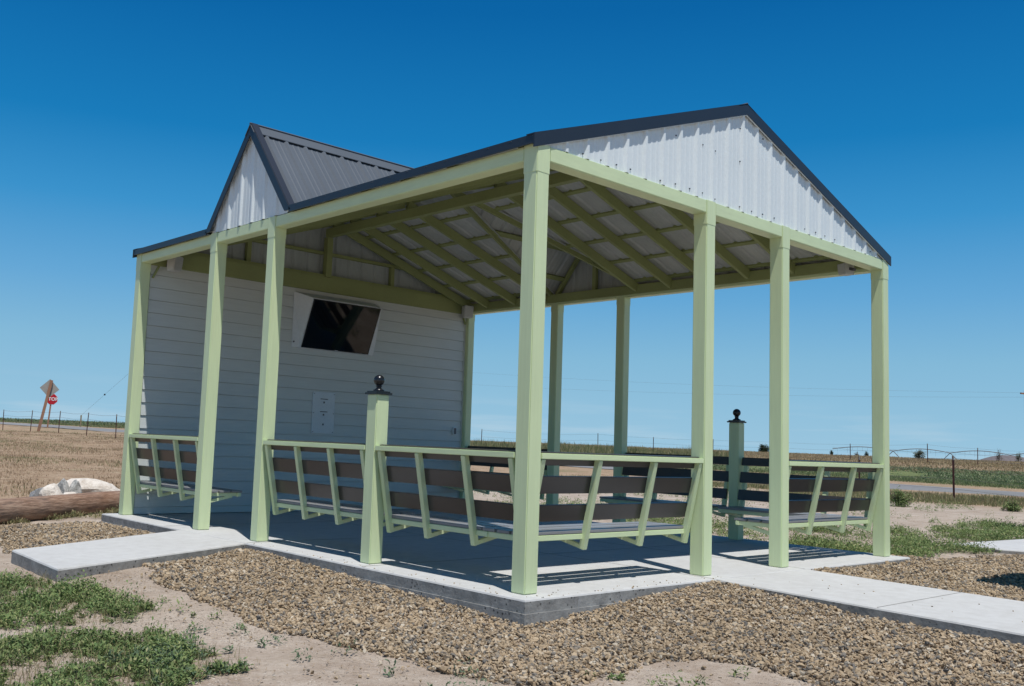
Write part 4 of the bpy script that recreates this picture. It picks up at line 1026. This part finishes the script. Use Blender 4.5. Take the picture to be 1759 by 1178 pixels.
# ------------------------------------------------------------------ utility pole and lines
x, y = at(72.42, 90); up_ = thing('utility_pole', (x, y, hz(x, y)), 'dark utility pole top with crossarm at the right edge', 'utility pole')
zt_ = .97+(800-690)/1660*90-hz(x, y)
MB().tube([(0, 0, -.2), (0, 0, zt_)], .13, 8, r1=.10).build('pole', M['woodpost'], up_)
MB().bar((-.55, .17, zt_-.25), (.55, -.17, zt_-.25), .1, .12).build('crossarm', M['woodpost'], up_)
def line(name, a, b, sag, r, label, nseg=24):
    a, b = Vector(a), Vector(b); pts = [a+(b-a)*k/nseg-Vector((0, 0, sag*4*(k/nseg)*(1-k/nseg))) for k in range(nseg+1)]
    t = MB().tube([p-a for p in pts], r, 4).build(name, M['wire']); t.location = a; return tag(t, label, 'power line')
a = at(72.42, 90); zz = zt_+hz(*a)
b = at(38, 120)
line('power_line', (a[0], a[1], zz-.18), (b[0], b[1], .97+(760-632)/1660*120), .6, .0045, 'thin upper overhead wire running left from the utility pole')
line('power_line', (a[0]+.4, a[1]-.1, zz-.5), (b[0], b[1], .97+(760-655)/1660*120), .6, .0045, 'thin lower overhead wire running left from the utility pole')
a = at(20.9, 100); b = at(23.9, 78)
p0 = Vector((a[0], a[1], .97+(735-716)/1660*100)); p1_ = Vector((b[0], b[1], .97+(739-628)/1660*78))
line('guy_wire', p0, p1_, 0, .008, 'thin slanting wire left of the pavilion'); pm = p0+(p1_-p0)*.46
mk = MB().lathe([(.01, -.08), (.065, -.05), (.08, 0), (.065, .05), (.01, .08)], (0, 0, 0), 10).build('marker_ball', M['black'], smooth=True); mk.location = pm; tag(mk, 'small dark marker on the slanting wire', 'marker')

# ------------------------------------------------------------------ unseen shelters added outside the frame to cast the shadows entering at right
def shadowcaster(x0, y0, x1, y1, zr, label):
    t = thing('shadow_caster', (x0, y0, -.13), label, 'shadowcaster', 'added shadow casters')
    w, d = x1-x0, y1-y0
    for a in (.12, w-.25):
        for b in (.12, d-.25): MB().box((a, b, 0), (a+PW, b+PW, zr-.02)).build('post', M['green'], t, bevel=.006)
    mb = MB().add([(0, 0, zr), (w, 0, zr), (w, d, zr), (0, d, zr), (w*.1, d/2, zr+.7), (w*.9, d/2, zr+.7)], [(0, 1, 5, 4), (2, 3, 4, 5), (1, 2, 5), (3, 0, 4), (3, 2, 1, 0)])
    mb.build('roof', M['roofmetal'], t)
    return t
shadowcaster(4.62, -4.2, 7.6, -1.72, 2.5, 'small added dark roofed shelter standing past the right edge')
shadowcaster(13.25, -1.9, 17.5, 1.12, 2.5, 'farther added dark roofed shelter past the right edge')
